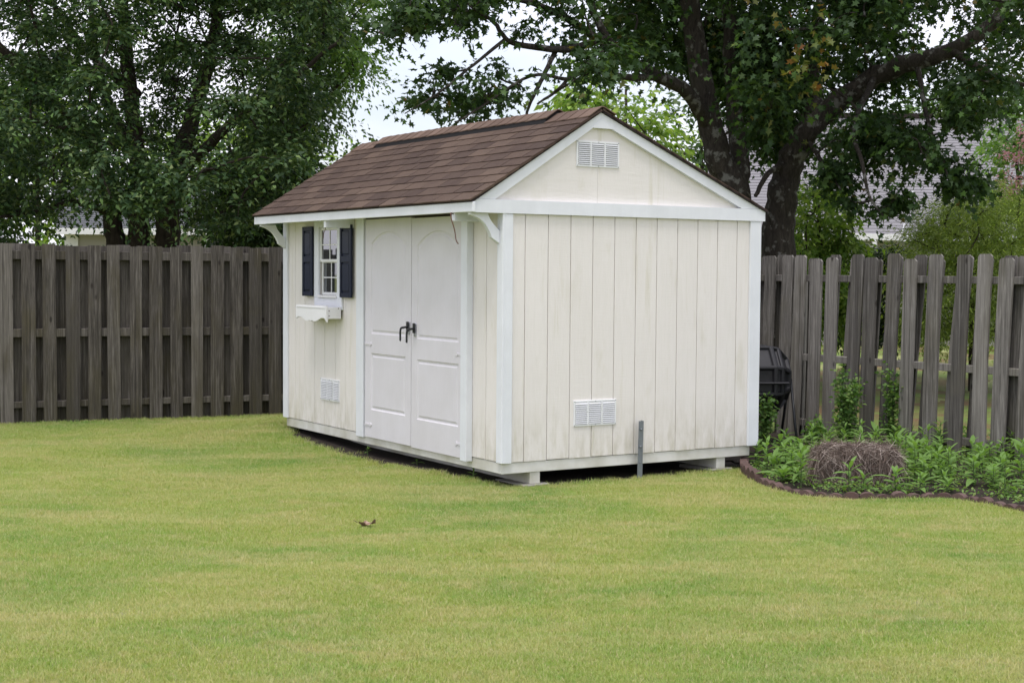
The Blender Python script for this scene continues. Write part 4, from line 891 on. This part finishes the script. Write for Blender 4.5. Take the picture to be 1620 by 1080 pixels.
# ------------------------------------------------------------------ garden bed
edging = thing('garden_edging', 'scalloped reddish brown edging stones curving round the garden bed', 'garden edging', (EDGE[10][0], EDGE[10][1], 0))
acc = 0; last = np.array(EDGE[0]); k = 0
pl = np.array(EDGE); seglen = np.r_[0, np.cumsum(np.linalg.norm(np.diff(pl, axis=0), axis=1))]
srcE = []
for v_ in range(3):
    prof = [(-.052, -.05), (.052, -.05), (.052, .035)] + [(.052 * math.cos(a), .04 + .03 * math.sin(a)) for a in np.linspace(.2, math.pi - .2, 6)] + [(-.052, .035)]
    srcE.append(prof)
s = .05; first = {}
while s < seglen[-1] - .05:
    x, y = np.interp(s, seglen, pl[:, 0]), np.interp(s, seglen, pl[:, 1]); x2, y2 = np.interp(s + .05, seglen, pl[:, 0]), np.interp(s + .05, seglen, pl[:, 1])
    a = math.atan2(y2 - y, x2 - x); big = s < .95
    kk = int(big)
    if kk not in first: first[kk] = o = prism('edging_stone', srcE[0], 1, -.03, .03, 'edging_brick', edging)
    else: o = share('edging_stone', first[kk], edging)
    o.location = (x - EDGE[10][0], y - EDGE[10][1], float(gz(x, y)) + (.012 if big else rnd.uniform(-.035, -.012))); o.rotation_euler = (rnd.uniform(-.08, .08), rnd.uniform(-.06, .06), a + rnd.uniform(-.06, .06)); o.scale = (1.25, 1, 1.15) if big else (1, 1, 1)
    s += .135 if big else .112
# leafy plants
def leaf_blade(ln, wd, curl):
    vs = []; n = 4
    for i in range(n + 1):
        u = i / n; w_ = wd * math.sin(math.pi * min(.06 + u * .94, 1)) ** .8 * (1 if i < n else 0.05); z = ln * (.25 * u - curl * u * u)
        vs += [(ln * u, w_, z + .12 * w_), (ln * u, 0, z - .10 * w_), (ln * u, -w_, z + .12 * w_)]
    F = []
    for i in range(n):
        for j in (0, 1): a = 3 * i + j; F.append([a, a + 1, a + 4, a + 3])
    return vs, F
proto_leaf = []
for ln, wd, cu in ((.10, .014, .35), (.13, .017, .5), (.075, .014, .2)):
    v_, f_ = leaf_blade(ln, wd, cu); me = bpy.data.meshes.new('leaf'); me.from_pydata(v_, [], f_); me.materials.append(MATS['bed_leaf']); proto_leaf.append(me)
stem_me = {}
def leafy_plant(x, y, h, lab, grp, nl=15, sc=1.):
    z = float(gz(x, y)) + .015; t = thing('leafy_plant', lab, 'plant', (x, y, z), rnd.uniform(0, 6.28), grp)
    key = max(.1, round(h, 1))
    if key not in stem_me: v_, f_ = tube_geo([(0, 0, -.02), (.006, .004, key * .5), (0, .01, key)], [.005, .004, .002], 5); me = bpy.data.meshes.new('stem'); me.from_pydata([tuple(p) for p in v_], [], f_); me.materials.append(MATS['stem_green']); stem_me[key] = me
    so_ = link(bpy.data.objects.new('stem', stem_me[key])); so_.parent = t; so_.scale = (1, 1, h / key)
    for i in range(nl):
        u = (i + .5) / nl; lf = link(bpy.data.objects.new('leaf', rnd.choice(proto_leaf))); lf.parent = t
        lf.location = (0, 0, h * (.15 + .85 * u)); lf.rotation_euler = (rnd.uniform(-.3, .3), -.75 * u + rnd.uniform(-.2, .25), i * 2.4 + rnd.uniform(-.3, .3)); lf.scale = (sc * rnd.uniform(.75, 1.25) * (1.15 - .45 * u ** 3),) * 3
spots = []
tries = 0
region = [gnd(x, y)[:2] for x, y in [(1184, 746), (1212, 761), (1268, 774), (1330, 781), (1400, 784), (1480, 785), (1560, 790), (1640, 806), (1660, 745), (1600, 722), (1545, 716), (1440, 702), (1330, 705), (1260, 715), (1200, 730)]]
lo, hi = np.min(region, 0), np.max(region, 0)
BALE = np.array([2.66, 11.42])
while len(spots) < 135 and tries < 20000:
    tries += 1; x, y = rnd.uniform(lo[0], hi[0]), rnd.uniform(lo[1], hi[1])
    if not inpoly(np.array([x]), np.array([y]), region)[0]: continue
    d = (np.array([x, y]) - BALE); u_ = d @ np.array([math.cos(-.12), math.sin(-.12)]); v_ = d @ np.array([-math.sin(-.12), math.cos(-.12)])
    if abs(u_) < .42 and abs(v_) < .32: continue
    if abs(u_) < .26 and -.50 < v_ < 0 and not (-.02 < u_ < .12 and v_ < -.40 or -.30 < u_ < -.16): continue
    if any((x - a) ** 2 + (y - b) ** 2 < .0075 for a, b in spots): continue
    spots.append((x, y))
pe = np.array(EDGE)
for x, y in spots:
    h = rnd.choice([.10, .14, .18, .22, .27]) * rnd.uniform(.85, 1.15); left = x < 2.40; q = np.array([x, y])
    de = np.min(np.linalg.norm(pe - q, axis=1)); df = abs((x - RA[0]) * RD[1] - (y - RA[1]) * RD[0])
    where = 'beside the shed corner, short of the straw bale' if left else ('just inside the scalloped edging stones' if de < .38 else ('close against the dog eared fence' if df < .75 else 'in the middle of the bed past the bale'))
    size = 'low' if h < .15 else ('medium' if h < .22 else 'tall')
    leafy_plant(x, y, h, size + ' light green leafy plant ' + where, size + ' leafy plants ' + where.split(',')[0], rnd.randrange(11, 19), rnd.uniform(.75, 1.3))
# low ground cover in the bed (uncountable)
n = 14000; X = NR.uniform(lo[0], hi[0], n); Y = NR.uniform(lo[1], hi[1], n); kp = inpoly(X, Y, region) & (NR.uniform(0, 1, n) < .35 + .65 * (np.sin(X * 5 + 1) * np.cos(Y * 4) > -.1))
P = np.column_stack([X, Y, gz(X, Y) + .02 + NR.uniform(0, .05, n)])[kp]
Vv, F = leaves_geo(P, .035, LEAF_OVAL, .8, .6); gc = np_mesh('ground_cover', Vv, F, 'bed_leaf', None, 'stuff'); tag(gc, 'low leafy ground cover between the plants of the garden bed', 'ground cover')
# upright shrubs with small round leaves
def upright(x, Y_or, h, r, lab, nst=5):
    z = float(gz(x, Y_or)); t = thing('upright_shrub', lab, 'shrub', (x, Y_or, z), 0, 'young upright shrubs in the bed'); mb = MB(); PP = []
    for k in range(nst):
        a = rnd.uniform(0, 6.28); b_ = np.array([math.cos(a), math.sin(a), 0]) * r * rnd.uniform(.2, 1); pts = spline([np.array([0, 0, -.03]) + b_ * .2, b_ * .6 + [0, 0, h * .5], b_ + [rnd.uniform(-.03, .03), 0, h * rnd.uniform(.7, 1.05)]], 6); mb.add(tube_geo(pts, np.linspace(.006, .002, len(pts)), 5))
        for q in pts[3:]:
            for _ in range(16): PP.append(q + NR.normal(0, .035, 3))
    mb.build('stem', 'stem_green', t); Vv, F = leaves_geo(np.array(PP), .042, (LEAF_OVAL[0] * [1, 1.4, 1], LEAF_OVAL[1]), .4, .3); np_mesh('foliage', Vv, F, 'shrub_leaf', t, 'stuff')
g_ = gnd(1338, 715); upright(g_[0], g_[1], .72, .16, 'taller bushy young shrub against the fence behind the straw bale', 7)
g_ = gnd(1408, 712); upright(g_[0], g_[1], .68, .08, 'narrow upright young shrub against the fence boards', 4)
g_ = gnd(1206, 722); upright(g_[0], g_[1], .56, .07, 'slim young shrub hugging the rear corner of the shed', 4)
g_ = gnd(1288, 722); upright(g_[0], g_[1], .30, .14, 'short spreading young shrub behind the straw bale', 4)
# seedling by the skirt and weeds in the soil below the shed
p_ = st(2.40, -.08); leafy_plant(p_[0], p_[1], .2, 'small pale seedling leaning on the shed skirt beside the bed', None, 9, .9)
for i, (s_, t_) in enumerate([(.02, .45), (.05, 1.4), (.0, 2.2)]):
    p_ = st(s_, t_); leafy_plant(p_[0], p_[1], rnd.uniform(.04, .08), 'tiny weed growing in the bare soil under the shed', 'weeds under the shed', 6, .4)
# straw bale
bz = float(gz(*BALE)); bale = thing('straw_bale', 'grey brown pine straw bale lying in the garden bed', 'straw bale', (BALE[0], BALE[1], bz), -.12)
v_, f_ = cbox_geo(-.28, .28, -.17, .17, 0, .29, .10); bm = bmesh.new(); [bm.verts.new(p) for p in v_]; bm.verts.ensure_lookup_table(); [bm.faces.new([bm.verts[i] for i in f]) for f in f_]
bmesh.ops.subdivide_edges(bm, edges=bm.edges, cuts=3, use_grid_fill=True)
for v in bm.verts: v.co += Vector(NR.normal(0, .008, 3))
me = bpy.data.meshes.new('bale_core'); bm.to_mesh(me); bm.free(); me.materials.append(MATS['straw']); o = link(bpy.data.objects.new('bale_core', me)); o.parent = bale
n = 17000; q = NR.normal(0, 1, (n, 3)); q /= (np.abs(q) ** 7).sum(1)[:, None] ** (1 / 7)        # rounded-box surface
P = q * np.array([.305, .19, .155]) * NR.uniform(.90, 1.04, n)[:, None]; P[:, 2] += .145; nrm = np.sign(q) * np.abs(q) ** 5; nrm /= np.linalg.norm(nrm, axis=1)[:, None]
d = NR.normal(0, .8, (n, 3)); d[:, 2] -= .9 * (1 - np.clip(nrm[:, 2], 0, 1)); d[:, 1] += .5 * nrm[:, 1]; d -= nrm * (d * nrm).sum(1)[:, None] * .8; d /= np.linalg.norm(d, axis=1)[:, None]
L = NR.uniform(.07, .19, n); sd_ = np.cross(d, NR.normal(0, 1, (n, 3))); sd_ /= np.linalg.norm(sd_, axis=1)[:, None]; w_ = .0016
e_ = P + d * L[:, None] + nrm * NR.uniform(-.01, .025, n)[:, None]; e_[:, 2] -= .25 * L
Vv = np.stack([P - sd_ * w_, P + sd_ * w_, e_ + sd_ * w_ * .5, e_ - sd_ * w_ * .5], 1); Vv[..., 2] = np.maximum(Vv[..., 2], .004)
np_mesh('straw', Vv.reshape(-1, 3), np.arange(4 * n).reshape(-1, 4), 'straw', bale, 'stuff')
# compost tumbler behind the shed
cb = gnd(1222, 706); ct = thing('compost_tumbler', 'black plastic faceted compost tumbler on steel legs behind the shed corner', 'compost tumbler', (cb[0] - .22, cb[1] + .1, .1), YAW - .45)
def drum():
    R0, hw = .34, .36; n = 8; vs = []; ang = [math.pi / 8 + 2 * math.pi * k / n for k in range(n)]
    for x, r in ((-hw, .62), (-hw * .72, .94), (-hw * .5, 1), (hw * .5, 1), (hw * .72, .94), (hw, .62)):
        vs += [(x, R0 * r * math.cos(a), (.62) + R0 * r * math.sin(a)) for a in ang]
    F = [[i * n + k, i * n + (k + 1) % n, (i + 1) * n + (k + 1) % n, (i + 1) * n + k] for i in range(5) for k in range(n)] + [list(range(n))[::-1], list(range(5 * n, 6 * n))]
    o = fixn(mesh_obj('drum', vs, F, 'black_plastic', ct)); bm = bmesh.new(); bm.from_mesh(o.data); bm.faces.ensure_lookup_table()
    big = [f for f in bm.faces if f.calc_area() > .02 and len(f.verts) == 4]
    r_ = bmesh.ops.inset_individual(bm, faces=big, thickness=.03, depth=0); r_ = bmesh.ops.inset_individual(bm, faces=big, thickness=.012, depth=-.025)
    bmesh.ops.bevel(bm, geom=[e for e in bm.edges if e.calc_length() > .12], offset=.006, segments=1, affect='EDGES'); bm.to_mesh(o.data); bm.free()
drum()
box('drum_seam', -.30, .30, -.345, .345, .595, .612, 'black_plastic', ct, .006)
for x in (-.40, .40):
    for y in (-.28, .28): tube('leg', [(x, y, -.02), (x, y * .12, .61)], .013, 'black_iron', ct, 8)
    tube('foot_bar', [(x, -.27, .02), (x, .27, .02)], .012, 'black_iron', ct, 8)
tube('axle', [(-.42, 0, .61), (.42, 0, .61)], .014, 'black_iron', ct, 8)
# dead stalk in the bed and a curled dry leaf on the lawn
g_ = gnd(1600, 738); tube_o = tube('dead_stalk', spline([(g_[0], g_[1], .09), (g_[0] - .05, g_[1] + .02, .2), (g_[0] - .09, g_[1] + .03, .33)], 4), .005, 'twig', None, 5); tag(tube_o, 'dry brown stalk leaning in the bed by the fence', 'stalk')
g_ = gnd(581, 831); lf = thing('dry_leaf', 'curled dry brown leaf lying on the open lawn', 'leaf', (g_[0], g_[1], float(gz(g_[0], g_[1])) + .018), .2)
vs, F = [], []; n = 10
for i in range(n + 1):
    u = i / n
    for j in range(5):
        q = j / 4 - .5; wv = .045 * math.sin(math.pi * (.08 + .86 * u)) * (1 + .35 * math.sin(u * 13)); vs.append((.105 * (u - .5), q * 2 * wv * .7, .016 * (2 * abs(q)) ** 1.5 + .009 * math.sin(u * 9 + j) + .04 * (u - .45) ** 2 * 1.6 + NR.normal(0, .003)))
for i in range(n):
    for j in range(4): a = i * 5 + j; F.append([a, a + 1, a + 6, a + 5])
mesh_obj('blade', vs, F, 'dry_leaf', lf, True); tube('stalk', [(-.06, 0, .02), (-.085, .01, .035)], .002, 'twig', lf, 5)
